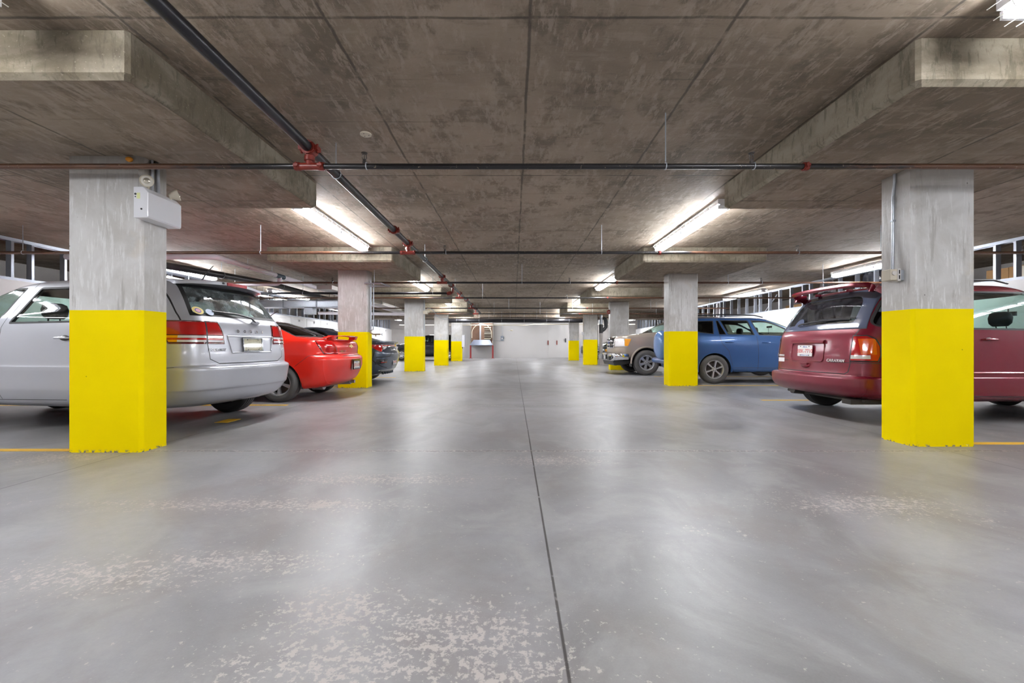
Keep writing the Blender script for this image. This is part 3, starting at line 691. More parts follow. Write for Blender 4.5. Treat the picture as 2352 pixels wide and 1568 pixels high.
# standpipe, hose valve and cable tray on the second left column
hv = tag(empty('hose_valve', (-3.267, 9.86, 0)), 'grey standpipe with a brass hose valve on the column behind the red sedan', 'valve')
b = B(); b.tube([(.035, -.02, 1.30), (.035, -.02, 2.30), (.03, -.02, 2.42)], .016, 10); b.tube([(.075, .05, 1.30), (.075, .05, 2.36)], .012, 10); b.obj('standpipe', m_zinc, hv, smooth=True)
b = B(); b.tube([(.035, -.02, 1.30), (.035, -.03, 1.23), (.10, -.05, 1.20), (.26, -.06, 1.20)], .016, 10); b.cyl((.16, -.055, 1.20), (.16, -.055, 1.15), .013, 8); b.obj('outlet', M_('brass', (.35,.28,.20), .35, .8), hv, smooth=True)
b = B(); b.lathe([(.004,0),(.035,.004),(.035,.012),(.004,.014)], frame((.30,-.06,1.20), (0,1,0), (0,0,1)), 14); b.cyl((.22,-.06,1.20), (.31,-.06,1.20), .008, 8); b.obj('hand_wheel', m_zinc, hv, smooth=True)
b = B(); b.lathe([(.004,0),(.03,.003),(.03,.01),(.004,.012)], frame((-.02,-.06,1.30), (0,1,0), (0,0,1)), 14); b.cyl((.03,-.04,1.30), (.10,-.05,1.30), .009, 8); b.obj('upper_valve', m_zinc, hv, smooth=True)
b = B(); b.tube([(-.05,-.19,2.33), (.32,-.19,2.33), (.47,-.02,2.29), (.10,-.02,2.29), (-.05,-.1,2.28)], .016, 8); b.cyl((.17,-.19,2.33), (.17,-.19,ZP), .006, 6); b.obj('bracket', m_zinc, hv, smooth=True)
# conduit, head unit and grey hose on the third left column
hs = tag(empty('heater_box', (-3.30, 15.95, 0)), 'small cream unit with a grey hose loop on the third left column', 'electrical box')
b = B(); b.tube([(.02, -.0, 1.5), (.02, -.0, ZP)], .014, 8); b.obj('conduit', m_zinc, hs, smooth=True)
b = B(); b.box(0, .15, -.08, .06, 2.10, 2.22); b.ball((.17, -.02, 2.2), .06, 10); b.obj('unit', m_cream, hs)
b = B(); pts = [(.15+.9*t, 0, 2.28-1.5*t*t+.9*t*t*t if t < .99 else 2.0) for t in [i/14 for i in range(15)]]
pts = [(.12,0,2.30),(.22,0,2.31),(.32,0,2.26),(.40,0,2.17),(.47,0,2.06),(.56,0,1.97),(.68,0,1.92),(.82,0,1.915),(.90,0,1.93)]
b.tube(pts, .013, 8); b.obj('hose', m_zinc, hs, smooth=True)
# white cabinet on the farthest left column
wc = tag(empty('wall_cabinet', (-3.15, 26.5, .86)), 'tall white cabinet hanging on the side of the farthest left column', 'cabinet')
b = B(); b.box(0, .17, -.12, .12, 0, .72); b.obj('case', m_panelw, wc, bevel=.006)
b = B(); b.box(.17, .20, -.10, .10, .03, .69); b.obj('side_grille', m_zinc, wc)
b = B(); b.tube([(.03, 0, 0), (.03, 0, -.10)], .02, 8); b.obj('cable_gland', m_plastic, wc)
# conduit and small white box on the fourth right column, red bell on the third
pb = tag(empty('push_button_box', (3.42, 21.3, 0)), 'small white box on a thin conduit at the left edge of the fourth right column', 'electrical box')
b = B(); b.tube([(-.02, 0, 1.6), (-.02, 0, 2.46)], .013, 8); b.obj('conduit', m_cream, pb, smooth=True)
b = B(); b.box(-.09, -.0, -.05, .05, 1.46, 1.6); b.obj('case', m_panelw, pb, bevel=.01)
bl = tag(empty('alarm_bell', (3.72, 16.85, 0)), 'red alarm bell on a conduit at the third right column', 'alarm bell')
b = B(); b.tube([(-.02, 0, 2.3), (-.02, 0, ZP)], .014, 8); b.obj('conduit', m_pvcw, bl, smooth=True)
b = B(); b.lathe([(.001,-.07),(.05,-.065),(.08,-.03),(.085,0),(.02,.01)], frame((-.05,-.06,2.24), (1,0,0), (0,0,1)), 20); b.obj('gong', m_red, bl, smooth=True)
b = B(); b.box(-.09, 0, -.06, .05, 2.18, 2.30); b.obj('back_box', m_pvcw, bl, bevel=.005)
# downpipe with black hose elbow beside the fourth right column
dp = tag(empty('downpipe', (4.28, 21.35, 0)), 'grey downpipe with a black elbow beside the fourth right column', 'pipe')
b = B(); b.cyl((0,0,0), (0,0,1.55), .085, 18); b.box(-.11, .14, -.1, .1, .0, .32); b.obj('lower_pipe', m_conc, dp, smooth=True)
b = B(); b.prism([(-.1,.32),(.14,.32),(.07,.55),(-.08,.55)], -.1, .1, Matrix(((1,0,0,0),(0,0,1,0),(0,1,0,0),(0,0,0,1)))); b.obj('foot_cone', m_zinc, dp)
b = B(); b.cyl((0,0,1.55), (0,0,1.98), .095, 18); b.tube([(0,0,1.62), (.14,0,1.72), (.24,0,1.85), (.24,0,2.1), (.2,0,2.25), (.1,0,2.3)], [.07,.08,.09,.10,.09,.07], 14); b.obj('black_elbow', m_plastic, dp, smooth=True)
b = B(); b.cyl((0,0,1.98), (0,0,EYE+1.522), .07, 18); b.obj('upper_pipe', m_zinc, dp, smooth=True)
for k in (-.17,):
    b = B(); b.cyl((k,.05,.0), (k,.05,EYE+1.522), .025, 8); b.obj('thin_black_pipe', m_plastic, dp, smooth=True)
# ================================================================ intake hood on red posts at the far wall
hd = tag(empty('intake_hood', (-2.37, 32.2, 0)), 'sheet-metal intake hood with a round opening on two red posts at the far wall', 'intake hood')
for s in (-1, 1):
    b = B(); b.box(s*.82-.055, s*.82+.055, -.05, .06, 0.0, .95); b.box(s*.82-.13, s*.82+.13, -.1, .1, 0.0, .02); b.obj('post', m_postred, hd)
    b = B(); b.box(s*.82-.03, s*.82+.03, -.5, .55, .98, 2.62) if False else b.prism([(-.45,.98),(.55,.98),(.55,2.62),(-.15,2.62),(-.15,1.3)], s*.82-.02, s*.82+.02, Matrix(((0,0,1,0),(1,0,0,0),(0,1,0,0),(0,0,0,1))))
    b.obj('side_cheek', m_darkconc, hd)
b = B(); b._n([(-.84,-.45,.98),(.84,-.45,.98),(.60,-.05,1.36),(-.60,-.05,1.36)], [(0,1,2,3)]); b._n([(-.84,-.45,.95),(.84,-.45,.95),(.84,-.45,.985),(-.84,-.45,.985)], [(0,1,2,3)]); b._n([(-.84,-.45,.95),(.84,-.45,.95),(.84,.55,.95),(-.84,.55,.95)], [(0,1,2,3)]); b.obj('sloping_tray', M_('blue grey sheet metal', (.17,.19,.25), .4, .3), hd)
b = B(); b.box(-.8, .8, .45, .52, .98, 2.62); b.obj('back_panel', M_('rusty brown panel', (.17,.095,.06), .7, noise=.3, nscale=4), hd)
b = B(); b.tube([(-.72, -.02, 1.5)]+[(.72*math.cos(PI-a), -.02, 1.85+.68*math.sin(a)) for a in [PI*i/20 for i in range(21)]]+[(.72, -.02, 1.5)], .022, 8); b.obj('round_rim', m_cream, hd, smooth=True)
b = B(); b.cyl((-.12,.2,1.36), (-.12,.2,2.6), .065, 14); b.obj('inner_pipe', m_zinc, hd, smooth=True)
for k in range(8):
    b = B(); M = Matrix.Translation((.42, .3, 1.45+k*.14)) @ Matrix.Rotation(.5, 4, 'X'); b.cbox((0,0,0), (.5,.11,.02), M); b.obj('louvre_slat', m_cream if k % 3 == 0 else m_darkconc, hd)
# disconnect switch box with conduit to the hood
ds = tag(empty('switch_box', (-.87, YF-.03, 1.30)), 'grey electrical switch box on the far white wall right of the hood', 'switch box')
b = B(); b.box(-.11, .11, -.12, 0, 0, .36); b.obj('case', M_('blue grey enamel', (.22,.25,.30), .45), ds, bevel=.008)
b = B(); b.box(-.05, .05, -.125, -.12, .12, .20); b.obj('label_plate', m_pvcw, ds)
b = B(); b.box(.11, .14, -.10, -.04, .14, .30); b.obj('lever', m_plastic, ds)
b = B(); b.tube([(0,-.03,.36), (0,-.03,1.3)], .014, 8); b.tube([(-.02,-.03,.02), (-.3,-.03,.0), (-.66,-.03,.0)], .014, 8); b.obj('conduit', m_zinc, ds, smooth=True)
hk = tag(empty('ceiling_sensor', (-.15, 30.5, EYE+1.08)), 'small cream sensor hanging in front of the far white wall', 'sensor')
b = B(); b.cyl((0,0,0), (0,0,.32), .012, 8); b.obj('stem', m_zinc, hk); b = B(); b.ball((0,0,-.02), (.10,.06,.05), 12); b.box(-.3, -.08, -.01, .01, -.05, -.03); b.obj('sensor_head', m_cream, hk)
# ================================================================ cars
# local frame of a car: x = 0 at the rear bumper, +x forward, +y its left side, z up
def paint(name, col, rough=.28, metal=.35, dust=0, dustcol=(.45,.40,.38), rear=0):
    t = NT(name); v = t.n('TexCoord').outputs['Object']
    c = (*col, 1); ro = rough
    if dust:
        n1 = t.noise(v, 3.5, 6, .7, .6); n2 = t.noise(v, 60, 3, .6)
        k = t.math('MULTIPLY', t.ramp(t.math('MULTIPLY_ADD', n2, .18, n1), .44, .66), dust)
        if rear: k = t.math('MAXIMUM', k, t.math('MULTIPLY', t.math('MULTIPLY', t.ramp(t.n('SeparateXYZ', {0: v}).outputs[0], .34, .10), t.math('MULTIPLY_ADD', n1, .5, .65)), rear, clamp=True))
        c = t.mix(k, col, dustcol); ro = t.math('MULTIPLY_ADD', k, .35, rough)
    return t.done(t.n('BsdfPrincipled', {'Base Color': c, 'Roughness': ro, 'Metallic': metal, 'Coat Weight': .55 if not dust else .4, 'Coat Roughness': .06 if not dust else .12}))
m_seam = M_('panel gap', (.012,.012,.013), .6)
m_seal = M_('black window rubber', (.015,.015,.018), .35)
m_trim = M_('dark cabin trim', (.045,.045,.05), .7)
m_seat = M_('dark seat cloth', (.05,.05,.055), .8)
m_under = M_('dirty underbody', (.05,.045,.04), .7, noise=.5)
m_glass = glass('clear green car glass', (.62,.76,.71)); m_gdark = glass('privacy glass', (.045,.05,.055))
m_lred = M_('red lamp lens', (.42,.005,.005), .12, coat=1.0); m_lclear = M_('clear lamp lens', (.72,.68,.68), .15, coat=1.0); m_lamber = M_('amber lamp lens', (.85,.33,.01), .15, coat=1.0)
m_ldark = M_('dark red lamp rim', (.10,.004,.006), .15, coat=1.0)
m_chrome = M_('chrome', (.80,.80,.82), .08, 1.0); m_alloy = M_('silver alloy', (.58,.58,.60), .30, .75, coat=.3); m_alloyd = M_('brushed wheel', (.42,.42,.43), .35, .7)
m_tyre = M_('tyre rubber', (.028,.027,.027), .62, noise=.25, nscale=6, bump=.15); m_tyreg = M_('dusty tyre rubber', (.085,.08,.078), .7, noise=.25, nscale=9, bump=.15)
m_brake = M_('dark brake', (.06,.045,.04), .6, .3)
m_plate = M_('white licence plate', (.75,.74,.72), .35, coat=.2); m_pred = M_('plate red', (.55,.05,.04), .5); m_pblue = M_('plate blue', (.08,.15,.45), .5)
m_zblack = M_('gloss black', (.012,.012,.014), .15, coat=.5)

def pchip(rows, sub=5):
    n = len(rows); k = len(rows[0]); m = [[0]*k for _ in range(n)]
    d = [[rows[i+1][j]-rows[i][j] for j in range(k)] for i in range(n-1)]
    for j in range(k):
        for i in range(n):
            if i == 0: m[i][j] = d[0][j]
            elif i == n-1: m[i][j] = d[-1][j]
            else:
                a, b_ = d[i-1][j], d[i][j]; m[i][j] = 2*a*b_/(a+b_) if a*b_ > 1e-12 else 0
    out = []
    for i in range(n-1):
        for q in range(sub):
            t = q/sub; h = (2*t**3-3*t*t+1, t**3-2*t*t+t, -2*t**3+3*t*t, t**3-t*t)
            out.append([h[0]*rows[i][j]+h[1]*m[i][j]+h[2]*rows[i+1][j]+h[3]*m[i+1][j] for j in range(k)])
    out.append(list(rows[-1])); return out
def poly_planes(poly, axis, off=0):
    """convex polygon in the plane across `axis` -> list of (point, outward normal); off shrinks it"""
    A = sum(poly[i][0]*poly[(i+1)%len(poly)][1]-poly[(i+1)%len(poly)][0]*poly[i][1] for i in range(len(poly)))
    if A < 0: poly = poly[::-1]
    out = []
    for i in range(len(poly)):
        a, b_ = poly[i], poly[(i+1)%len(poly)]; dx, dy = b_[0]-a[0], b_[1]-a[1]; l = math.hypot(dx, dy)
        if l < 1e-6: continue
        nx, ny = dy/l, -dx/l; px, py = a[0]-nx*off, a[1]-ny*off
        if axis == 'y': out.append((Vector((px,0,py)), Vector((nx,0,ny))))
        elif axis == 'x': out.append((Vector((0,px,py)), Vector((0,nx,ny))))
        else: out.append((Vector((px,py,0)), Vector((nx,ny,0))))
    return out
def rnd(poly, r=.05, n=4):
    out = []; m = len(poly)
    for i in range(m):
        p = Vector(poly[i][:2]); a = Vector(poly[i-1][:2]); c = Vector(poly[(i+1)%m][:2])
        rr = poly[i][2] if len(poly[i]) > 2 else r
        d0 = (a-p); d1 = (c-p); q = min(rr, d0.length*.45, d1.length*.45)
        if q < 1e-4: out.append(tuple(p)); continue
        p0 = p+d0.normalized()*q; p1 = p+d1.normalized()*q
        for k in range(n+1):
            t = k/n; out.append(tuple((1-t)**2*p0+2*t*(1-t)*p+t*t*p1))
    return out
def circle(cx, cz, r, n=28): return [(cx+r*math.cos(2*PI*i/n), cz+r*math.sin(2*PI*i/n)) for i in range(n)]
class Car:
    def __init__(s, name, rows, L, barrel=.045, sub=5, loc=(0,0), rz=0, wedge=0):
        s.L = L; s.rows = pchip(rows, sub); s.barrel = barrel; s.wedge = wedge
        s.root = empty(name, (loc[0], loc[1], 0), rz)
        bm = bmesh.new(); s.lay = bm.faces.layers.int.new('part'); vs = []
        for r in s.rows: vs.append([bm.verts.new(p) for p in s.ring(r)])
        n = len(vs[0])
        for i in range(len(vs)-1):
            for k in range(n):
                try: bm.faces.new((vs[i][k], vs[i][(k+1)%n], vs[i+1][(k+1)%n], vs[i+1][k]))
                except ValueError: pass
        bm.faces.new(vs[0][::-1]); bm.faces.new(vs[-1])
        bmesh.ops.remove_doubles(bm, verts=bm.verts, dist=1e-4)
        bmesh.ops.recalc_face_normals(bm, faces=bm.faces); bm.normal_update()
        s.bm = bm; s.ref = bm.copy(); s.ref.normal_update(); s.ref.faces.ensure_lookup_table(); s.tree = BVHTree.FromBMesh(s.ref)
        s.tags = {}; s.next = 1
        s.slots = {0: 0}
    def half(s, y0): pass
    def ring(s, r):
        z, xr, xf, w, rr, rf, br, bf = r[:8]; L = s.L
        w = max(w, .012); r1 = min(rr, w*.97); r2 = min(rf, w*.97); 
        if xf-xr < r1+r2+.02: q = max(.01, (xf-xr-.02))/(r1+r2); r1 *= q; r2 *= q
        h = []
        for i in range(10): h.append((xr, (w-r1)*i/10))
        for i in range(8):
            a = PI/2*i/8; h.append((xr+r1-r1*math.cos(a), w-r1+r1*math.sin(a)))
        ns = 40
        for i in range(ns): h.append((xr+r1+(xf-r2-xr-r1)*i/ns, w))
        for i in range(8):
            a = PI/2*i/8; h.append((xf-r2+r2*math.sin(a), w-r2+r2*math.cos(a)))
        for i in range(10): h.append((xf, (w-r2)*(1-i/10)))
        h.append((xf, 0.0))
        xm = (xr+xf)/2; hl = max((xf-xr)/2, .01); out = []
        def P(x, y):
            q = y/w; g = max(0, (xm-x)/hl)**4; g2 = max(0, (x-xm)/hl)**4
            x2 = x+br*q*q*g-bf*q*q*g2
            yy = y*(1-s.barrel*abs(2*x2/L-1)**3)
            return Vector((x2, yy, z+s.wedge*(x2-L/2)))
        for (x, y) in h: out.append(P(x, y))
        for (x, y) in h[-2:0:-1]:
            p = P(x, y); out.append(Vector((p.x, -p.y, p.z)))
        return out
    def rear_x(s, z, y=0):
        R = s.rows
        for i in range(len(R)-1):
            if R[i][0] <= z <= R[i+1][0]:
                t = (z-R[i][0])/max(1e-6, R[i+1][0]-R[i][0]); a, c = R[i], R[i+1]
                w = a[3]+(c[3]-a[3])*t; return a[1]+(c[1]-a[1])*t+(a[6]+(c[6]-a[6])*t)*(y/w)**2
        return 0
    def nrm(s, co):
        loc, n, idx, d = s.tree.find_nearest(co)
        f = s.ref.faces[idx]
        if len(f.verts) > 8: return n
        ws = poly_3d_calc([v.co for v in f.verts], loc); r = Vector()
        for wgt, v in zip(ws, f.verts): r += v.normal*wgt
        return r.normalized() if r.length > 1e-6 else n
    def cut(s, planes, pre, tag_id, only=None):
        bm = s.bm; lay = s.lay; cand = []
        for f in bm.faces:
            if only is not None and f[lay] != only: continue
            if not pre(f): continue
            ok = True
            for co, no in planes:
                if min((v.co-co).dot(no) for v in f.verts) > 0: ok = False; break
            if ok: cand.append(f)
        for co, no in planes:
            g = set(cand)
            for f in cand: g.update(f.verts); g.update(f.edges)
            ret = bmesh.ops.bisect_plane(bm, geom=list(g), dist=2e-5, plane_co=co, plane_no=no)
            cand = [f for f in ret['geom'] if isinstance(f, bmesh.types.BMFace) and f.is_valid and (f.calc_center_median()-co).dot(no) < 1e-7]
        for f in cand: f[lay] = tag_id
        return cand
    def region(s, name, planes, pre, mat, off=0, only=None, label=None, thick=0):
        """cut a region out as a part of its own"""
        i = s.next; s.next += 1; s.tags[i] = (name, mat, off, label, thick); s.cut(planes, pre, i, only); return i
    def inbody(s, slot, planes, pre, only=None):
        i = s.next; s.next += 1; s.slots[i] = slot; s.cut(planes, pre, i, only); return i
    # filters
    @staticmethod
    def side(sg): return lambda f: f.calc_center_median().y*sg > .2 and f.normal.y*sg > .25
    @staticmethod
    def back(f): return f.normal.x < -.18
    @staticmethod
    def front(f): return f.normal.x > .18
    def window(s, poly, sg, mat, name='side_window', seal=.022, axis='y', pre=None, slot=1):
        pre = pre or s.side(sg)
        a = s.inbody(slot, poly_planes(poly, axis), pre)
        i = s.region(name, poly_planes(poly, axis, seal), pre, mat, off=-.004, only=a); return i
    def seam(s, pts, axis, pre, wd=.006, slot=1):
        for k in range(len(pts)-1):
            a, c = Vector(pts[k]), Vector(pts[k+1]); d = (c-a).normalized(); n = Vector((-d.y, d.x))*wd/2; e = d*wd*.3
            q = [a-e-n, c+e-n, c+e+n, a-e+n]; s.inbody(slot, poly_planes([tuple(v) for v in q], axis), pre, only=0)
    def wheelholes(s, axles, zc, R):
        s.axles, s.zc, s.R = axles, zc, R; dead = []
        for x in axles:
            for sg in (-1, 1):
                i = s.next; s.next += 1; s.tags[i] = None
                dead += s.cut(poly_planes(circle(x, zc, R), 'y'), lambda f, sg=sg: f.calc_center_median().y*sg > .3 and abs(f.normal.z) < .98, i)
        s.dead = [f for f in dead if f.is_valid]
    def finish(s, mats, cabin=True, seats=True, zin=.66):
        bm, lay = s.bm, s.lay; groups = {}
        hw = max(r[3] for r in s.rows)
        for f in bm.faces:
            t = f[lay]
            if t in s.tags: groups.setdefault(t, []).append(f)
        def build(name, faces, mats_, off, matidx, parent, flip=False, thick=0):
            vm = {}; co = []; fs = []; mi = []; nn = []
            for f in faces:
                idx = []
                for v in f.verts:
                    if v not in vm:
                        n = s.nrm(v.co); vm[v] = len(co); co.append(v.co+n*off); nn.append(-n if flip else n)
                    idx.append(vm[v])
                fs.append(idx[::-1] if flip else idx); mi.append(matidx(f))
            me = bpy.data.meshes.new(name); me.from_pydata([tuple(c) for c in co], [], fs); me.update()
            o = mesh_obj(name, me, mats_, parent)
            for p, m in zip(me.polygons, mi): p.use_smooth = True; p.material_index = m
            me.normals_split_custom_set_from_vertices([tuple(n) for n in nn])
            if thick:
                m = o.modifiers.new('thickness', 'SOLIDIFY'); m.thickness = thick; m.offset = -1
            return o
        s.parts = {}
        body = [f for f in bm.faces if f[lay] not in s.tags]
        s.body = build('body_shell', body, mats, 0, lambda f: s.slots.get(f[lay], 0), s.root)
        for t, fs in groups.items():
            if s.tags[t] is None: continue
            name, mat, off, label, thick = s.tags[t]
            o = build(name, fs, mat, off, lambda f: 0, s.root, thick=thick)
            if label: o['label'] = label
            s.parts.setdefault(name, []).append(o)
        if cabin:
            ins = [f for f in body if f.calc_center_median().z > zin and len(f.verts) < 30]
            build('cabin_lining', ins, m_trim, -.03, lambda f: 0, s.root, flip=True)
            xr = [r for r in s.rows if r[0] > zin][0]
            b = B(); b.box(xr[1]+.30, xr[2]-1.0, -hw*.70, hw*.70, zin-.12, zin-.08); b.obj('cabin_floor', m_trim, s.root)
        b = B(); z0 = s.rows[0][0]
        x0, x1 = s.rows[0][1]+.55, s.rows[0][2]-.5
        b.box(x0, x1, -hw*.40, hw*.40, z0-.02, z0+.05); b.cyl((x0+.1, -hw*.3, z0-.02), (x1-.6, -hw*.3, z0-.02), .03, 8)
        b.obj('underbody', m_under, s.root)
        for x in getattr(s, 'axles', ()):
            for sg in (-1, 1):
                b = B(); n = 16; R = s.R+.012; rings = []
                wl = hw*(1-s.barrel*abs(2*x/s.L-1)**3)-.035
                for y in (wl*sg, (wl-.30)*sg): rings.append([Vector((x+R*math.cos(PI*(1.16*k/n-.08)), y, s.zc+R*math.sin(PI*(1.16*k/n-.08)))) for k in range(n+1)])
                rings.append([Vector((x, (wl-.30)*sg, s.zc)) for k in range(n+1)])
                b.loft(rings, caps=False, closed=False); b.obj('wheel_well', m_plastic, s.root)
        bm.free(); s.ref.free()
    def seat(s, x, y, z=.62, w=.5, h=.62, mat=None, hr=True):
        mat = mat or m_seat
        b = B(); rings = []
        for (zz, xx, ww, tt) in ((z, x+.10, w*.48, .07), (z+.2, x+.06, w*.5, .07), (z+h*.8, x-.06, w*.42, .055), (z+h, x-.10, w*.30, .035)):
            rings.append([Vector((xx+tt*math.cos(a), y+ww*abs(math.sin(a))**.5*(1 if math.sin(a) > 0 else -1), zz)) for a in [2*PI*k/20 for k in range(20)]])
        b.loft(rings)
        if hr:
            b.cyl((x-.1, y-.06, z+h-.02), (x-.12, y-.06, z+h+.10), .008, 6); b.cyl((x-.1, y+.06, z+h-.02), (x-.12, y+.06, z+h+.10), .008, 6)
            rings = []
            for (zz, ww, tt) in ((z+h+.03, .09, .03), (z+h+.07, .13, .05), (z+h+.14, .14, .055), (z+h+.20, .12, .045), (z+h+.22, .07, .02)):
                rings.append([Vector((x-.12+tt*math.cos(a), y+ww*abs(math.sin(a))**.6*(1 if math.sin(a) > 0 else -1), zz)) for a in [2*PI*k/16 for k in range(16)]])
            b.loft(rings)
        b.obj('seat', mat, s.root, smooth=True)
def wheel(parent, x, y, z, R, wd, rim, style, sg, mat=None, tyre=None, spokes=5):
    """sg: +1 outer face towards +y"""
    mat = mat or m_alloy; tyre = tyre or m_tyreg
    M = Matrix.Translation((x, y, z)) @ Matrix(((1,0,0,0),(0,0,sg,0),(0,-sg,0,0),(0,0,0,1)))   # local z = outwards
    if sg < 0: M = Matrix.Translation((x, y, z)) @ Matrix(((-1,0,0,0),(0,0,-1,0),(0,-1,0,0),(0,0,0,1)))
    else: M = Matrix.Translation((x, y, z)) @ Matrix(((1,0,0,0),(0,0,1,0),(0,-1,0,0),(0,0,0,1)))
    h = wd/2
    # wheel faces of a mirrored frame are handled by recalculating normals
    w = B()
    w.lathe([(rim*.90,-h*.8),(rim*.90,h*.55),(rim*.93,h*.72),(rim*1.0,h*.80),(rim*1.0,h*.86),(rim*.95,h*.86),(rim*.86,h*.60),(rim*.86,-h*.8)], M, 40, closed=True)
    if style == 'steel':
        w.lathe([(rim*.95,h*.55),(rim*.72,h*.74),(rim*.5,h*.70),(rim*.30,h*.52),(.001,h*.56)], M, 40)
    else:
        n = spokes
        for k in range(n):
            a = 2*PI*k/n+.31; Rz = Matrix.Rotation(a, 4, 'Z')
            wi, wo = {'five': (.17,.30), 'six': (.15,.21), 'seven': (.12,.15), 'truck': (.30,.36)}[style]
            pts = [(.12, wi, .60), (.45, wi*.95, .66), (.75, (wi+wo)/2, .66), (.97, wo, .66)]
            rings = []
            for (u, ww, zz) in pts:
                ww *= rim*.62; r = rim*u; th = .028
                rings.append([M @ Rz @ Vector(q) for q in ((r,-ww,h*zz-th),(r,ww,h*zz-th),(r,ww*.75,h*zz+.008),(r,-ww*.75,h*zz+.008))])
            w.loft(rings)
        w.lathe([(rim*.25,h*.3),(rim*.25,h*.68),(rim*.20,h*.76),(rim*.12,h*.76),(rim*.11,h*.82),(.001,h*.83)], M, 28)
        if style == 'truck': w.lathe([(rim*.95,h*.62),(rim*.84,h*.66),(rim*.80,h*.60)], M, 40)
    o = w.obj('wheel', mat, parent, smooth=True, angle=35)
    b = B(); r0 = rim*.97
    prof = [(r0,-h*.78),(r0+.012,-h*.92),((R+r0)/2,-h*1.04),(R-.03,-h*.95),(R-.008,-h*.80)]
    k = 4
    for i in range(k):
        a = -h*.70+i*(1.4*h/k); prof += [(R,a),(R,a+1.4*h/k*.72),(R-.009,a+1.4*h/k*.76),(R-.009,a+1.4*h/k*.96)]
    prof += [(R-.002,h*.74),(R-.008,h*.80),(R-.03,h*.95),((R+r0)/2+.01,h*1.045),((R+r0)/2-.01,h*1.05),(r0+.012,h*.94),(r0,h*.80)]
    b.lathe(prof, M, 56, closed=True); b.obj('tyre', tyre, o, smooth=True, angle=30)
    b = B(); b.lathe([(.001,-h*.1),(rim*.88,-h*.1),(rim*.88,h*.0),(.001,h*.05)], M, 24); b.lathe([(rim*.2,h*.05),(rim*.62,h*.05),(rim*.62,h*.12),(rim*.2,h*.12)], M, 28, closed=True)
    b.obj('brake_disc', m_brake, o)
    if style != 'steel':
        b = B()
        for k in range(5):
            a = 2*PI*k/5+.9; c = Vector((rim*.17*math.cos(a), rim*.17*math.sin(a), 0))
            b.cyl(M @ (c+Vector((0,0,h*.7))), M @ (c+Vector((0,0,h*.80))), .010, 8)
        b.obj('wheel_nut', m_brake, o)
    else:
        b = B()
        for k in range(6):
            a = 2*PI*k/6+.4; c = Vector((rim*.66*math.cos(a), rim*.66*math.sin(a), 0))
            b.cyl(M @ (c+Vector((0,0,h*.70))), M @ (c+Vector((0,0,h*.78))), .028, 10)
        b.obj('vent_hole', m_dark, o)
    return o
def rear_frame(x, y, z, tilt=0):
    """text frame on a rear face, readable from behind; tilt leans the top forward"""
    return frame((x, y, z), (0,-1,0), (math.sin(tilt),0,math.cos(tilt)))
def plate(par, M, txt, top='Alberta', bot='Wild Rose Country', frm=None, mat=None, w=.305, h=.152):
    b = B(); b.prism(rnd([(-w/2,-h/2),(w/2,-h/2),(w/2,h/2),(-w/2,h/2)], .012), 0, .003, M); p = b.obj('licence_plate', mat or m_plate, par)
    if txt: put_text('plate_number', txt, h*.52, m_pred, M @ Matrix.Translation((0, -.006, .004)), p, extrude=.0006, space=1.0)
    if top: put_text('plate_heading', top, h*.20, m_pblue, M @ Matrix.Translation((0, h*.36, .004)), p, extrude=.0006, shear=.3)
    if bot: put_text('plate_motto', bot, h*.13, m_pblue, M @ Matrix.Translation((0, -h*.40, .004)), p, extrude=.0006)
    b = B()
    for sx in (-1, 1):
        for sy in (-1, 1): 
            c = M @ Vector((sx*w*.29, sy*h*.40, .003)); d = M @ Vector((sx*w*.29, sy*h*.40, .008)); b.cyl(c, d, .007, 8)
    b.obj('plate_bolt', m_plastic, p)
    if frm:
        b = B()
        for (x0, x1, y0, y1) in ((-w/2-.01, w/2+.01, h/2-.008, h/2+.008), (-w/2-.01, w/2+.01, -h/2-.008, -h/2+.008), (-w/2-.01, -w/2+.006, -h/2, h/2), (w/2-.006, w/2+.01, -h/2, h/2)):
            b.box(x0, x1, y0, y1, -.002, .007, M)
        b.obj('plate_frame', frm, p)
    return p
def handle(par, x, y, z, sg, mat, w=.19):
    b = B(); b.tube([(x-w/2, y, z), (x-w*.38, y+sg*.028, z), (x, y+sg*.036, z+.002), (x+w*.38, y+sg*.028, z), (x+w/2, y, z)], [.008,.012,.013,.012,.008], 8)
    o = b.obj('door_handle', mat, par, smooth=True)
    b = B(); b.ball((x, y-sg*.012, z), (w*.34,.016,.030), 14); b.obj('handle_cup', m_plastic if mat is not m_chrome else m_plastic, o, smooth=True)
def mirror(par, x, y, z, sg, mat):
    b = B(); b.ball((x, y+sg*.13, z+.06), (.07,.12,.08), 16); b.tube([(x+.02, y-sg*.02, z), (x+.01, y+sg*.06, z+.03)], .03, 8); b.obj('door_mirror', mat, par, smooth=True)
def wiper(par, pts, r=.011):
    b = B(); b.tube(pts, r, 6); return b.obj('wiper', m_plastic, par, smooth=True)
def antenna(par, x, y, z, l=.3, lean=.20):
    b = B(); b.lathe([(.035,0),(.028,.015),(.012,.03)], Matrix.Translation((x,y,z)), 12); b.tube([(x,y,z+.02),(x-lean*.4,y,z+.02+l*.45),(x-lean,y,z+l)], [.010,.008,.004], 8); b.obj('antenna', m_plastic, par, smooth=True)
def letters(car, txt, z, y0, dy, size, mat, off=.006, tilt=.05, shear=0, bold=.001):
    """badge letters set one by one on the curved tail, first letter at y0"""
    for i, ch in enumerate(txt):
        y = y0-dy*i; sl = (car.rear_x(z, y-.02)-car.rear_x(z, y+.02))/.04; X = Vector((sl, -1, 0)).normalized(); Y = Vector((math.sin(tilt), 0, 1)).normalized()
        put_text('badge_letter', ch, size, mat, frame((car.rear_x(z, y)-off, y, z), X, Y), car.root, extrude=.004, shear=shear, bold=bold)
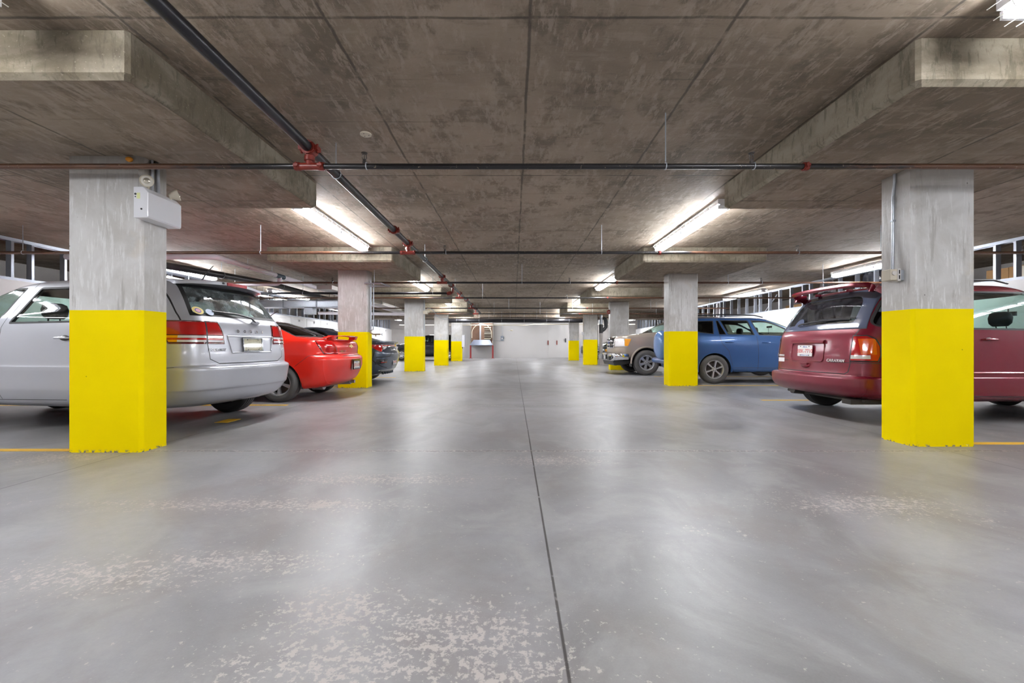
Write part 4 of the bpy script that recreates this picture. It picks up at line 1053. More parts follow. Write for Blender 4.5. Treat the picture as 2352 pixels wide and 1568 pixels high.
# ---------------------------------------------------------------- 1. silver crossover, left
m_silver = paint('silver paint', (.50,.51,.56), .36, .40)
J = Car('silver_car', [
 # z, rear x, front x, half width, rear corner, front corner, rear bow, front bow
 (.27,.32,4.62,0.733,0.29,.4,.10,.25), (.31,.18,4.72,0.811,0.29,.45,.12,.25), (.38,.10,4.80,0.864,0.30,.5,.12,.25), (.455,.055,4.86,0.893,0.30,.5,.12,.25), (.475,.035,4.87,0.897,0.30,.5,.12,.25),
 (.60,.012,4.89,0.902,0.30,.5,.12,.25), (.685,.00,4.885,0.907,0.30,.5,.12,.25), (.715,.02,4.88,0.907,0.30,.5,.12,.25), (.735,.075,4.87,0.902,0.29,.5,.11,.25), (.85,.085,4.84,0.897,0.28,.5,.10,.25),
 (.97,.10,4.70,0.893,0.28,.5,.10,.22), (1.10,.12,4.00,0.883,0.28,.35,.10,.15), (1.20,.15,3.60,0.868,0.26,.3,.10,.12), (1.255,.19,3.42,0.854,0.25,.3,.10,.12), (1.30,.22,3.33,0.830,0.24,.3,.10,.12), (1.48,.33,3.02,0.767,0.23,.3,.10,.12),
 (1.62,.43,2.68,0.709,0.23,.3,.10,.12), (1.662,.48,2.52,0.675,0.23,.3,.10,.12), (1.70,.56,2.3,0.579,0.23,.3,.06,.1), (1.724,.75,2.05,0.405,0.23,.3,.03,.05), (1.738,.95,1.8,0.212,0.17,.2,0,0), (1.743,1.1,1.7,0.014,.01,.01,0,0)],
 4.89, loc=(-3.115, 5.33), rz=PI-math.radians(8))
J.wheelholes((1.08, 3.97), .36, .41)
bk = J.back
gl_planes = [(Vector((0,0,1.275)), Vector((0,0,-1))), (Vector((0,0,1.645)), Vector((0,0,1)))] + [(Vector((0,s*.675,1.28)), Vector((0,s,.22)).normalized()) for s in (-1,1)]
sh = lambda pl, d: [(c-n*d, n) for c, n in pl]
a = J.inbody(1, gl_planes, lambda f: bk(f) and f.calc_center_median().x < .8)
m_gdust = glass('dusty rear glass', (.42,.52,.50), dust=.5, dustcol=(.30,.35,.36))
J.region('rear_window', sh(gl_planes, .035), lambda f: bk(f) and f.calc_center_median().x < .8, m_gdust, -.004, only=a)
def zb(z0, z1): return [(Vector((0,0,z0)), Vector((0,0,-1))), (Vector((0,0,z1)), Vector((0,0,1)))]
def yb(y0, y1):
    return [(Vector((0,y0,0)), Vector((0,-1,0))), (Vector((0,y1,0)), Vector((0,1,0)))]
def xb(x0, x1): return [(Vector((x0,0,0)), Vector((-1,0,0))), (Vector((x1,0,0)), Vector((1,0,0)))]
for s in (-1, 1):
    yy = (.40, 1.0) if s > 0 else (-1.0, -.40)
    pl = zb(.965, 1.215)+yb(*yy)+[(Vector((.50,0,1.20)), Vector((1,0,-.55)).normalized()), (Vector((0,s*.43,1.2)), Vector((0,-s,.25)).normalized())]+xb(-.1,.52)
    pre = lambda f: f.calc_center_median().x < .6
    a = J.region('tail_light', pl, pre, m_ldark, .006, thick=.02)
    for (z0, z1, mt, nm) in ((.985,1.008,m_lclear,'clear_lens'), (1.03,1.055,m_lclear,'clear_lens'), (1.065,1.20,m_lred,'red_lens'), (1.010,1.028,m_lred,'red_lens')):
        for (x0, x1) in ((-.1, .30), (.30, .5)):
            mm = m_lamber if (mt is m_lclear and x0 > .2) else mt
            J.region('amber_lens' if mm is m_lamber else nm, zb(z0, z1)+xb(x0, x1)+[(c-n*.016, n) for c, n in pl[2:6]], pre, mm, .009, only=a)
    # side windows, doors
    J.window(rnd([(1.22,1.20),(2.36,1.185),(2.13,1.605),(1.30,1.61)], .03), s, m_glass)
    J.window(rnd([(2.52,1.18),(3.30,1.14),(2.92,1.49),(2.70,1.60),(2.30,1.605)], .03), s, m_glass)
    J.window(rnd([(.62,1.31),(1.10,1.24),(1.15,1.59),(.85,1.605)], .05), s, m_glass)
    J.seam([(1.16,.62),(1.12,1.22),(1.2,1.6)], 'y', J.side(s)); J.seam([(2.46,.36),(2.44,1.15),(2.20,1.65)], 'y', J.side(s)); J.seam([(3.36,.36),(3.38,1.08)], 'y', J.side(s)); J.seam([(1.62,.36),(3.36,.34)], 'y', J.side(s))
    J.seam([(1.52,.56),(1.16,.62)], 'y', J.side(s))
    J.seam([(.0,.735),(.64,.70)], 'y', lambda f, s=s: f.calc_center_median().y*s > .5 and f.calc_center_median().x < .75 and abs(f.normal.z) < .8)
    J.seam([(s*.60,.965),(s*.585,.80),(s*.48,.748)], 'x', bk, .008); J.seam([(s*.70,1.60),(s*.77,1.215)], 'x', lambda f: f.normal.x < -.05, .010)
J.seam([(-.48,.748),(.48,.748)], 'x', bk, .010)
for s in (-1, 1):
    i = J.region('lamp_divider', zb(.966,1.214)+[(Vector((0,s*.585,1.1)), Vector((0,-s,-.10)).normalized()), (Vector((0,s*.600,1.1)), Vector((0,s,.10)).normalized())], lambda f: f.calc_center_median().x < .5 and f.normal.x < -.1, m_seal, .0095)
ws = [(Vector((3.42,0,1.24)), Vector((0,0,-1))), (Vector((0,0,1.59)), Vector((0,0,1))), (Vector((0,.78,1.3)), Vector((0,1,.25)).normalized()), (Vector((0,-.78,1.3)), Vector((0,-1,.25)).normalized())]
J.region('windshield', ws, lambda f: f.normal.x > .15 and f.calc_center_median().x > 2, m_glass, -.004)
J.finish([m_silver, m_seam]); r = J.root
# recessed plate bay, raised frame, plate, badges
b = B(); t = math.radians(5)
def R(y, z, o=0): return (J.rear_x(z, y)-o, y, z)
bay = [(-.34,.865),(.31,.865),(.35,1.055),(-.38,1.055)]
rim = []
for i in range(4):
    p0, p1 = bay[i], bay[(i+1)%4]; rim.append([Vector(R(p0[0]+(p1[0]-p0[0])*k/8, p0[1]+(p1[1]-p0[1])*k/8, .002)) for k in range(8)])
pts = [p for q in rim for p in q]; b.tube(pts, .009, 6, closed=True); b.obj('plate_bay_frame', m_silver, r, smooth=True)
M = rear_frame(J.rear_x(.955)-.012, 0, .958, .09)
plate(r, M, '', top='', bot='', frm=m_zblack, mat=M_('reflective plate glare', (.34,.31,.20), .3, .2, coat=.5, noise=.45, nscale=14))
def spread_text(car, txt, z, y0, dy, size, mat, par, tilt=.1, name='badge_letter', shear=0):
    for i, ch in enumerate(txt):
        y = y0-dy*i; put_text(name, ch, size, mat, rear_frame(car.rear_x(z, y)-.002, y, z, tilt), par, extrude=.004, shear=shear, bold=.002)
letters(J, 'DODGE', 1.115, .20, .10, .045, m_chrome, .010, .1, bold=.002)
letters(J, 'JOURNEY', .90, .595, .031, .038, m_chrome, .008)
letters(J, 'SXT', .90, -.56, .03, .042, m_chrome, .008)
# roof spoiler with brake light
b = B(); rings = []
for k in range(17):
    y = -.61+1.22*k/16; q = abs(y)/.61; xb_ = .30+.13*q**2.2+(.10 if q > .97 else 0); zt = 1.715-.035*q**2
    rings.append([Vector((xb_, y, zt-.045)), Vector((xb_+.005, y, zt-.012)), Vector((xb_+.05, y, zt)), Vector((.72, y, 1.726-.04*q**2)), Vector((.72, y, 1.67-.05*q*q)), Vector((.47+.05*q, y, 1.645-.012*q))])
b.loft(rings); sp = b.obj('roof_spoiler', m_silver, r, smooth=True, angle=50)
b = B(); b.box(.290, .31, -.15, .15, 1.666, 1.702); b.obj('brake_light', M_('faded red lens', (.42,.04,.05), .2, coat=.8), sp)
b = B(); b.cyl((.296,.20,1.688),(.33,.20,1.688),.012,12); b.obj('washer_nozzle', m_plastic, sp)
wiper(r, [(J.rear_x(1.23,-.06)-.035,-.10,1.235),(J.rear_x(1.27,-.02)-.045,-.06,1.285),(J.rear_x(1.32,.12)-.03,.12,1.325),(J.rear_x(1.34,.42)-.012,.42,1.338)], .011)
b = B(); b.ball((J.rear_x(1.235,-.12)-.02,-.13,1.235), (.03,.07,.028), 14); b.obj('wiper_pivot', m_silver, r, smooth=True)
def decal(car, par, y, z, ry, rz_, mat, name, off=.004, tilt=.6):
    b = B(); n = 28; c = Vector((car.rear_x(z, y)-off, y, z)); ring = [Vector((car.rear_x(z+rz_*math.sin(a), y+ry*math.cos(a))-off, y+ry*math.cos(a), z+rz_*math.sin(a))) for a in [2*PI*k/n for k in range(n)]]
    b._n([c]+ring, [(0, 1+k, 1+(k+1)%n) for k in range(n)]); return b.obj(name, mat, par)
m_dy = M_('yellow sticker', (.75,.55,.12), .4); m_db = M_('navy sticker', (.05,.05,.20), .4); m_dp = M_('pink sticker', (.70,.30,.38), .4); m_dl = M_('pale blue sticker', (.50,.58,.75), .4)
st = decal(J, r, .585, 1.335, .062, .042, m_dy, 'round_sticker', .010); decal(J, st, .585, 1.335, .034, .026, m_db, 'inner_disc', .013); decal(J, st, .585, 1.335, .026, .018, m_dp, 'centre_disc', .0145)
decal(J, r, .455, 1.325, .045, .036, m_dl, 'pale_sticker', .010)
antenna(r, .80, .0, 1.728, .21, .17)
b = B(); b.prism(rnd([(.60,.74),(.90,.745),(.90,.93),(.62,.93)], .05), 0, .003, Matrix(((1,0,0,0),(0,0,1,.925),(0,1,0,0),(0,0,0,1)))) ; b.bm.free()
for x in (1.08, 3.97):
    for s in (-1, 1): wheel(r, x, s*.80, .36, .36, .225, .235, 'five', s, tyre=m_tyre if s < 0 else m_tyreg)
for x, s in ((1.58,1),(2.62,1),(1.58,-1),(2.62,-1)): handle(r, x, s*.915, 1.03, s, m_silver)
for s in (-1, 1): mirror(r, 3.05, s*.86, 1.12, s, m_silver); J.seat(2.55, s*.38); J.seat(1.65, s*.40)
J.seat(1.62, 0, hr=False); J.seat(.95, .36, z=.55); J.seat(.95, -.36, z=.55)
b = B(); b.box(.55, .80, -.45, .45, .25, .33); b.cyl((.40, -.5, .29), (.85, -.45, .29), .035, 10); b.obj('exhaust_silencer', m_under, r)
tag(r, 'silver crossover parked nose-in behind the nearest left column', 'car')
# ---------------------------------------------------------------- 2. red sedan
m_redp = paint('bright red paint', (.80,.020,.008), .25, .05, dust=.06, dustcol=(.36,.045,.045), rear=.45); m_redd = paint('dusty red paint', (.60,.05,.045), .30, .05, dust=.55, dustcol=(.42,.16,.16))
K = Car('red_car', [
 (.21,.40,4.35,.74,.3,.4,.12,.3), (.26,.24,4.45,.80,.32,.45,.14,.3), (.33,.12,4.5,.83,.34,.5,.16,.3), (.45,.05,4.55,.855,.36,.5,.16,.3), (.60,.0,4.58,.862,.36,.5,.16,.3), (.70,.0,4.57,.865,.36,.5,.16,.3),
 (.755,.03,4.55,.865,.36,.5,.16,.3), (.785,.09,4.52,.865,.36,.5,.15,.3), (.83,.105,4.45,.862,.36,.5,.15,.25), (.92,.10,4.1,.855,.36,.4,.15,.2), (1.00,.13,3.6,.845,.34,.3,.14,.15), (1.045,.20,3.40,.825,.32,.3,.12,.12), (1.07,.40,3.3,.79,.3,.3,.09,.1), (1.09,.62,3.22,.745,.28,.3,.06,.1),
 (1.20,.90,2.95,.67,.25,.3,.06,.1), (1.32,1.22,2.6,.60,.22,.3,.06,.1), (1.385,1.45,2.35,.55,.2,.3,.05,.1), (1.42,1.68,2.15,.44,.15,.15,.03,.03), (1.437,1.8,2.05,.26,.1,.1,0,0), (1.443,1.88,2.0,.015,.01,.01,0,0)],
 4.58, barrel=.05, loc=(-2.93, 8.10), rz=PI)
K.wheelholes((1.0, 3.62), .315, .365); bk = K.back
upb = lambda f: f.normal.x < -.1
gp = zb(1.098, 1.385)+[(Vector((0,s*.66,1.09)), Vector((0,s,.50)).normalized()) for s in (-1,1)]
pr = lambda f: upb(f) and .5 < f.calc_center_median().x < 1.7
a = K.inbody(1, gp, pr); K.region('rear_window', sh(gp, .022), pr, glass('sedan rear glass', (.22,.26,.25)), -.003, only=a)
for s in (-1, 1):
    yy = (.47, 1.0) if s > 0 else (-1.0, -.47)
    poly = [(.40,.80),(.47,.80),(.86,.80),(.86,1.035),(.56,1.035)]
    pl = zb(.80, 1.03)+yb(*yy)+[(Vector((.30,0,.82)), Vector((1,0,-.55)).normalized()), (Vector((0,s*.47,.80)), Vector((0,-s,.45)).normalized())]
    pre = lambda f: f.calc_center_median().x < .62 and abs(f.normal.z) < .85
    a = K.region('tail_light', pl, pre, m_ldark, .004, thick=.02)
    a2 = K.region('red_lens', sh(pl, .010), pre, m_lred, .008, only=a)
    K.window(rnd([(1.55,1.10),(2.30,1.09),(2.26,1.37),(1.85,1.385),(1.68,1.30)], .03), s, m_gdark); K.window(rnd([(2.38,1.09),(3.15,1.06),(2.62,1.34),(2.34,1.37)], .03), s, m_glass)
    K.seam([(.34,.80),(.50,.77),(.72,.60)], 'y', lambda f, s=s: f.calc_center_median().y*s > .4 and f.normal.y*s > .1); K.seam([(1.45,.60),(1.52,1.08)], 'y', K.side(s)); K.seam([(2.34,.3),(2.34,1.06)], 'y', K.side(s)); K.seam([(3.2,.3),(3.25,1.0)], 'y', K.side(s)); K.seam([(1.45,.3),(3.2,.28)], 'y', K.side(s))
    K.seam([(s*.56,1.06),(s*.47,.80),(s*.40,.765)], 'x', bk, .006)
K.seam([(-.40,.765),(.40,.765)], 'x', bk, .009)
ws = zb(1.10, 1.38)+[(Vector((0,s*.68,1.1)), Vector((0,s,.45)).normalized()) for s in (-1,1)]
K.region('windshield', ws, lambda f: f.normal.x > .1 and f.calc_center_median().x > 2, m_glass, -.003)
K.finish([m_redp, m_seam, m_redd], zin=.7); r = K.root
b = B(); rings = []
for k in range(21):
    y = -.64+1.28*k/20; q = abs(y)/.64; x0 = .07+.20*q**2.4; ch = .20*(1-.55*q**4); zt = 1.122-.02*q**3-(.02 if q > .98 else 0)
    rings.append([Vector((x0, y, zt)), Vector((x0+.02, y, zt+.007)), Vector((x0+ch*.6, y, zt+.004)), Vector((x0+ch, y, zt-.008)), Vector((x0+ch*.6, y, zt-.010)), Vector((x0+.02, y, zt-.009))])
b.loft(rings); sp = b.obj('rear_spoiler', m_redp, r, smooth=True)
for s in (-1, 1):
    b = B(); b.loft([[Vector((.20+a_, s*.50+c_, 1.05)) for a_, c_ in ((0,-.05),(.12,-.05),(.12,.05),(0,.05))], [Vector((.17+a_, s*.50+c_, 1.125)) for a_, c_ in ((0,-.06),(.12,-.06),(.12,.06),(0,.06))]]); b.obj('spoiler_foot', m_redp, sp, smooth=True)
b = B(); b.box(.065, .08, -.12, .12, 1.108, 1.118); b.obj('brake_light', m_lclear, sp)
b = B(); M = rear_frame(K.rear_x(.60)-.002, 0, .60, .02); b.prism(rnd([(-.24,-.09),(.24,-.09),(.22,.10),(-.22,.10)], .03), -.002, .002, M); b.obj('plate_recess', m_ldark, r)
plate(r, rear_frame(K.rear_x(.595)-.008, 0, .595, .02), 'BTK-638', frm=m_zblack)
for s in (0,):
    b = B(); b.prism([(-.085,-.02),(-.03,-.012),(-.03,-.035),(.03,-.035),(.03,-.012),(.085,-.02),(.085,.02),(.03,.012),(.03,.035),(-.03,.035),(-.03,.012),(-.085,.02)], 0, .006, rear_frame(K.rear_x(.93)-.002, 0, .935, .1)); b.obj('emblem', M_('gold emblem', (.85,.62,.25), .25, .8), r)
letters(K, 'COBALT', .845, .42, .038, .042, m_chrome, .006)
b = B(); b.cyl((.26,-.42,.25),(.70,-.42,.24),.055,16); b.cyl((.18,-.42,.25),(.28,-.42,.25),.032,14); b.cyl((.55,.1,.24),(.75,.1,.24),.10,14); b.obj('exhaust', m_alloyd, r, smooth=True)
antenna(r, 1.66, 0, 1.415, .17)
for x in (1.0, 3.62):
    for s in (-1, 1): wheel(r, x, s*.745, .315, .315, .205, .205, 'five', s, tyre=m_tyreg if s > 0 else m_tyre)
for s in (-1, 1): handle(r, 1.75, s*.852, .93, s, m_redp); mirror(r, 3.0, s*.80, 1.04, s, m_redp); K.seat(2.45, s*.36, z=.50, h=.56); K.seat(1.6, s*.34, z=.5, h=.5)
tag(r, 'bright red sedan with a rear spoiler parked beside the silver crossover', 'car')
# ---------------------------------------------------------------- 3. dark grey sedan behind the second left column
m_slate = paint('slate grey paint', (.055,.072,.105), .30, .35)
E = Car('grey_car', [
 (.20,.42,4.45,.76,.25,.4,.10,.3), (.27,.20,4.55,.84,.25,.45,.12,.3), (.40,.10,4.64,.88,.26,.5,.14,.3), (.55,.05,4.68,.90,.26,.5,.14,.3), (.72,.02,4.67,.912,.26,.5,.14,.3), (.80,.05,4.62,.912,.24,.5,.13,.3), (.90,.12,4.2,.905,.24,.4,.13,.2), (.97,.13,3.8,.895,.24,.35,.13,.15),
 (1.02,.06,3.5,.88,.24,.3,.13,.12), (1.05,.06,3.4,.86,.24,.3,.13,.1), (1.065,.30,3.3,.82,.25,.3,.10,.1), (1.09,.52,3.2,.77,.25,.3,.07,.1), (1.20,.95,2.95,.69,.22,.3,.06,.1), (1.32,1.45,2.6,.61,.2,.3,.06,.1), (1.385,1.75,2.35,.53,.2,.3,.04,.1), (1.415,1.95,2.2,.3,.15,.15,.0,.0), (1.42,2.0,2.15,.015,.01,.01,0,0)],
 4.68, barrel=.04, loc=(-3.05, 11.35), rz=PI)
E.wheelholes((.98, 3.70), .33, .375); bk = E.back
gp = zb(1.10, 1.385)+[(Vector((0,s*.68,1.1)), Vector((0,s,.5)).normalized()) for s in (-1,1)]; pr = lambda f: f.normal.x < -.08 and .5 < f.calc_center_median().x < 2.0
a = E.inbody(1, gp, pr); E.region('rear_window', sh(gp, .02), pr, m_gdark, -.003, only=a)
for s in (-1, 1):
    E.window(rnd([(1.35,1.10),(2.30,1.08),(2.25,1.35),(1.9,1.375),(1.6,1.28)], .03), s, m_gdark); E.window(rnd([(2.38,1.08),(3.15,1.06),(2.62,1.33),(2.34,1.36)], .03), s, m_glass)
    E.region('tail_light', zb(.80,.97)+(yb(.55,1.0) if s > 0 else yb(-1.0,-.55))+[(Vector((.50,0,.97)), Vector((1,0,.5)).normalized()), (Vector((0,s*.55,.97)), Vector((0,-s,-1.2)).normalized()), (Vector((.2,0,.80)), Vector((.6,0,-1)).normalized())], lambda f: f.calc_center_median().x < .6, m_lred, .006, thick=.02)
    E.inbody(2, poly_planes([(s*.50,.60),(s*.84,.62),(s*.84,.49),(s*.52,.49)], 'x'), bk); E.seam([(s*.30,.79),(s*.42,.68),(s*.85,.66)], 'x', bk, .02)
    E.seam([(.30,.80),(.36,.60),(.10,.36)], 'y', lambda f, s=s: f.calc_center_median().y*s > .4 and f.calc_center_median().x < .6, .022)
E.region('light_bar', zb(.925,.965)+yb(-.58,.58), bk, m_lred, .004, thick=.015)
E.inbody(2, zb(.20,.33)+yb(-.66,.66), bk); E.seam([(-.7,.335),(.7,.335)], 'x', bk, .014, slot=3)
ws = zb(1.10, 1.38)+[(Vector((0,s*.70,1.1)), Vector((0,s,.45)).normalized()) for s in (-1,1)]
E.region('windshield', ws, lambda f: f.normal.x > .1 and f.calc_center_median().x > 2, m_glass, -.003)
E.finish([m_slate, m_seam, m_zblack, m_chrome], zin=.7); r = E.root
for s in (-1, 1):
    b = B(); b.box(-.005,.012,-.15,.15,0,.014, Matrix.Translation((E.rear_x(.535,s*.66)+.0, s*.66, .53)) @ Matrix.Rotation(-s*.16, 4, 'Z')); b.obj('reflector', m_lred, r)
    b = B(); b.prism([(-.16,-.03),(.12,-.03),(.16,.03),(-.10,.03)], 0, .01, Matrix.Translation((E.rear_x(.885,s*.55)-.004, s*.52, .885)) @ Matrix(((0,0,-1,0),(-1,0,0,0),(0,1,0,0),(0,0,0,1)))); b.obj('reversing_lamp', m_lclear, r)
for k in range(7):
    y = -.42+.14*k; b = B(); b.box(-.02, .03, y-.012, y+.012, .225, .31, Matrix.Translation((E.rear_x(.27, y), 0, 0))); b.obj('diffuser_fin', m_slate, r)
letters(E, 'ELANTRA', .865, .27, .09, .045, m_chrome, .008, .1)
b = B(); b.lathe([(.030,0),(.036,.004),(.030,.008),(.026,.004)], rear_frame(E.rear_x(1.01)-.006, 0, 1.01, 0), 20, closed=True); b.box(-.022,.022,-.004,.004,.001,.006, rear_frame(E.rear_x(1.01)-.006, 0, 1.01, 0)); b.obj('emblem', m_chrome, r, smooth=True)
plate(r, rear_frame(E.rear_x(.52)-.006, 0, .53, .02), 'CKL-204')
for x in (.98, 3.70):
    for s in (-1, 1): wheel(r, x, s*.79, .33, .33, .215, .215, 'five', s)
for s in (-1, 1): mirror(r, 3.0, s*.84, 1.04, s, m_slate); handle(r, 1.75, s*.90, .93, s, m_slate); E.seat(2.5, s*.36, z=.5, h=.56)
tag(r, 'dark grey sedan with a red light bar, rear sticking out behind the second left column', 'car')
# ---------------------------------------------------------------- 4. black car far left
m_blk = paint('blue black paint', (.010,.012,.018), .18, .2)
def suv_rows(L, w, h, zb0=.26, hood=1.02):
    k = w/.92
    return [(zb0,.15,L-.25,w*.90,.25,.4,.1,.25), (.38,.05,L-.08,w*.97,.26,.45,.1,.25), (.55,.0,L,w*.99,.26,.5,.1,.25), (.75,.0,L-.02,w,.26,.5,.1,.25), (.92,.04,L-.12,w,.24,.45,.1,.22), (hood,.06,L-.55,w*.985,.24,.4,.1,.15), (hood+.09,.08,L-1.15,w*.97,.24,.35,.1,.12), (hood+.14,.10,L-1.28,w*.955,.22,.3,.1,.1),
     (hood+.22,.14,L-1.42,w*.93,.2,.3,.1,.1), (h-.24,.26,L-1.82,w*.85,.2,.3,.1,.1), (h-.11,.38,L-2.15,w*.78,.2,.3,.1,.1), (h-.05,.48,L-2.35,w*.70,.2,.3,.08,.1), (h-.02,.65,L-2.6,w*.52,.2,.3,.04,.05), (h-.005,.9,L-2.8,w*.25,.15,.2,0,0), (h,1.0,L-2.9,.015,.01,.01,0,0)]
Q = Car('black_car', suv_rows(4.62, .93, 1.66), 4.62, loc=(-3.36, 28.35), rz=PI, sub=3)
Q.wheelholes((.78, 3.72), .35, .40)
for s in (-1, 1):
    Q.window(rnd([(1.02,1.18),(1.85,1.17),(1.85,1.51),(1.12,1.52)], .03), s, m_gdark, seal=.02); Q.window(rnd([(1.97,1.17),(2.95,1.15),(2.50,1.44),(1.95,1.50)], .03), s, m_glass, seal=.02)
    Q.window(rnd([(.45,1.24),(.90,1.18),(.95,1.5),(.60,1.5)], .03), s, m_gdark, seal=.02); Q.seam([(1.92,.36),(1.92,1.14)], 'y', Q.side(s), .008); Q.seam([(3.02,.36),(3.02,1.1)], 'y', Q.side(s), .008); Q.seam([(1.0,.6),(.95,1.15)], 'y', Q.side(s), .008)
    Q.region('headlight', zb(.80,.94)+xb(4.0,4.7)+(yb(.45,1) if s > 0 else yb(-1,-.45)), lambda f: f.calc_center_median().x > 4 and abs(f.normal.z) < .9, m_lclear, .004, thick=.02)
Q.region('windshield', zb(1.19,1.55)+yb(-.78,.78), lambda f: f.normal.x > .15 and f.calc_center_median().x > 2, m_glass, -.003)
Q.region('rear_window', zb(1.15,1.55)+yb(-.68,.68), lambda f: f.normal.x < -.15 and f.calc_center_median().x < 1, m_gdark, -.003)
Q.finish([m_blk, m_seam]); r = Q.root
for x in (.78, 3.72):
    for s in (-1, 1): wheel(r, x, s*.80, .35, .35, .22, .225, 'steel', s)
    for s in (-1, 1):
        b = B(); b.tube([(x+.44*math.cos(a), s*.925*(1-.045*abs(2*x/4.62-1)**3), .35+.44*math.sin(a)) for a in [PI*k/16 for k in range(17)]], .025, 6); b.obj('arch_trim', m_plastic, r, smooth=True)
for s in (-1, 1): handle(r, 1.35, s*.915, 1.0, s, m_blk); handle(r, 2.3, s*.915, .99, s, m_blk); mirror(r, 2.85, s*.86, 1.14, s, m_blk); Q.seat(2.35, s*.38)
antenna(r, .9, .1, 1.655, .25)
tag(r, 'black car parked side-on far down the left bay, silver wheels showing', 'car')
# ---------------------------------------------------------------- 5. maroon minivan, right
m_mar = paint('maroon paint', (.17,.003,.017), .24, .25, dust=.08, dustcol=(.17,.028,.045), rear=.5); m_mard = m_mar
V = Car('maroon_car', [
 (.27,.35,4.45,.84,.3,.45,.1,.3), (.31,.13,4.58,.92,.3,.5,.12,.3), (.37,.04,4.66,.955,.3,.55,.14,.3), (.46,.0,4.71,.968,.3,.55,.15,.3), (.535,.0,4.73,.97,.3,.55,.15,.3), (.560,.03,4.73,.968,.3,.55,.15,.3), (.572,.115,4.72,.962,.28,.55,.13,.3), (.62,.13,4.70,.96,.26,.5,.12,.3),
 (.80,.14,4.60,.962,.26,.5,.12,.3), (.95,.16,4.25,.96,.26,.45,.12,.25), (1.08,.18,3.85,.95,.26,.4,.12,.2), (1.15,.205,3.65,.94,.26,.4,.12,.2), (1.30,.28,3.35,.905,.25,.4,.12,.2), (1.45,.37,3.02,.86,.24,.4,.12,.2), (1.58,.46,2.7,.805,.24,.4,.12,.15), (1.65,.52,2.5,.76,.24,.35,.11,.1), (1.70,.60,2.3,.66,.22,.3,.08,.1), (1.725,.78,2.1,.45,.2,.3,.04,.05), (1.74,.95,1.95,.22,.15,.2,0,0), (1.745,1.1,1.85,.015,.01,.01,0,0)],
 4.73, barrel=.035, loc=(3.96, 6.12), rz=0)
V.wheelholes((1.0, 3.87), .335, .385); bk = V.back
pr = lambda f: f.normal.x < -.15 and f.calc_center_median().x < .9
m_frit = M_('blue grey glass border', (.085,.10,.155), .12, 0, coat=.6)
fr_ = zb(1.155, 1.665)+[(Vector((0,s*.815,1.15)), Vector((0,s,.20)).normalized()) for s in (-1,1)]
a = V.region('glass_surround', fr_, pr, m_frit, .004, thick=.012)
inner = rnd([(-.66,1.235,.06),(.66,1.235,.06),(.60,1.585,.20),(-.60,1.585,.20)], .1, 6)
V.region('rear_window', poly_planes(inner, 'x'), pr, glass('dark dusty van glass', (.10,.11,.115), dust=.12, dustcol=(.30,.30,.34)), -.002, only=a)
for s in (-1, 1):
    yy = (.715, 1.0) if s > 0 else (-1.0, -.715)
    pl = zb(.75, 1.075)+yb(*yy)+[(Vector((.42,0,.9)), Vector((1,0,.0))), (Vector((.33,0,1.075)), Vector((1,0,1.3)).normalized()), (Vector((.405,0,.98)), Vector((1,0,.35)).normalized()), (Vector((.41,0,.80)), Vector((1,0,-.35)).normalized())]
    pre = lambda f: f.calc_center_median().x < .55
    a = V.region('tail_light', pl, pre, m_seal, .004, thick=.02)
    a2 = V.region('red_lens', sh(pl, .014), pre, m_lred, .010, only=a)
    V.region('amber_lens', zb(.84,1.03)+xb(.27,.38), pre, M_('orange red lens', (.70,.10,.008), .12, coat=1), .0102, only=a2)
    V.region('clear_lens', zb(.785,.83)+xb(-.1,.33), pre, m_lclear, .0105, only=a2)
    V.window(rnd([(.33,1.17,.16),(1.30,1.14,.04),(1.30,1.62,.04),(.62,1.62,.22)], .1, 6), s, m_gdark, seal=.02)
    V.window(rnd([(1.40,1.14),(2.50,1.12),(2.50,1.60),(1.40,1.62)], .03), s, glass('van side glass', (.60,.74,.70)), seal=.022); V.window(rnd([(2.60,1.12),(3.55,1.10),(2.98,1.44),(2.60,1.59)], .03), s, m_glass, seal=.022)
    V.seam([(1.36,.36),(1.35,1.10)], 'y', V.side(s), .009); V.seam([(2.55,.36),(2.55,1.10)], 'y', V.side(s), .009); V.seam([(3.58,.36),(3.58,1.06)], 'y', V.side(s), .009); V.seam([(1.5,.34),(3.6,.33)], 'y', V.side(s), .009)
    V.seam([(.15,.735),(.42,.735)], 'y', lambda f, s=s: f.calc_center_median().y*s > .4, .008)
    V.seam([(s*.76,1.155),(s*.73,1.06),(s*.725,.74),(s*.70,.62),(s*.66,.592)], 'x', bk, .011)
V.seam([(-.66,.592),(.66,.592)], 'x', bk, .010)
V.region('windshield', zb(1.16,1.62)+yb(-.80,.80), lambda f: f.normal.x > .15 and f.calc_center_median().x > 2, m_glass, -.003)
V.finish([m_mar, m_seam, m_mard]); r = V.root
b = B(); b.box(-.03, .03, -.22, .22, -.03, .03) ; b.bm.free()
def RV(y, z, o=0): return Vector((V.rear_x(z, y)-o, y, z))
b = B(); # overhanging lip and sunken plate area
rings = []
for k in range(13):
    y = -.335+.67*k/12; rings.append([RV(y,.975,.0), RV(y,.978,.032), RV(y,1.0,.036), RV(y,1.02,.022), RV(y,1.025,.0)])
b.loft(rings); b.obj('plate_lip', m_mard, r, smooth=True)
b = B(); q = rnd([(-.33,.735),(.33,.735),(.335,.985),(-.335,.985)], .05); b.tube([RV(p[0], p[1], .002) for p in q], .009, 6, closed=True); b.obj('plate_bay_frame', m_mard, r, smooth=True)
plate(r, rear_frame(V.rear_x(.86)-.014, .0, .875, .05), 'BBK-7710')
letters(V, 'CARAVAN', .755, -.415, .037, .052, m_lclear, .008, .05, .15)
letters(V, 'DODGE', .80, .67, .034, .038, m_lclear, .008)
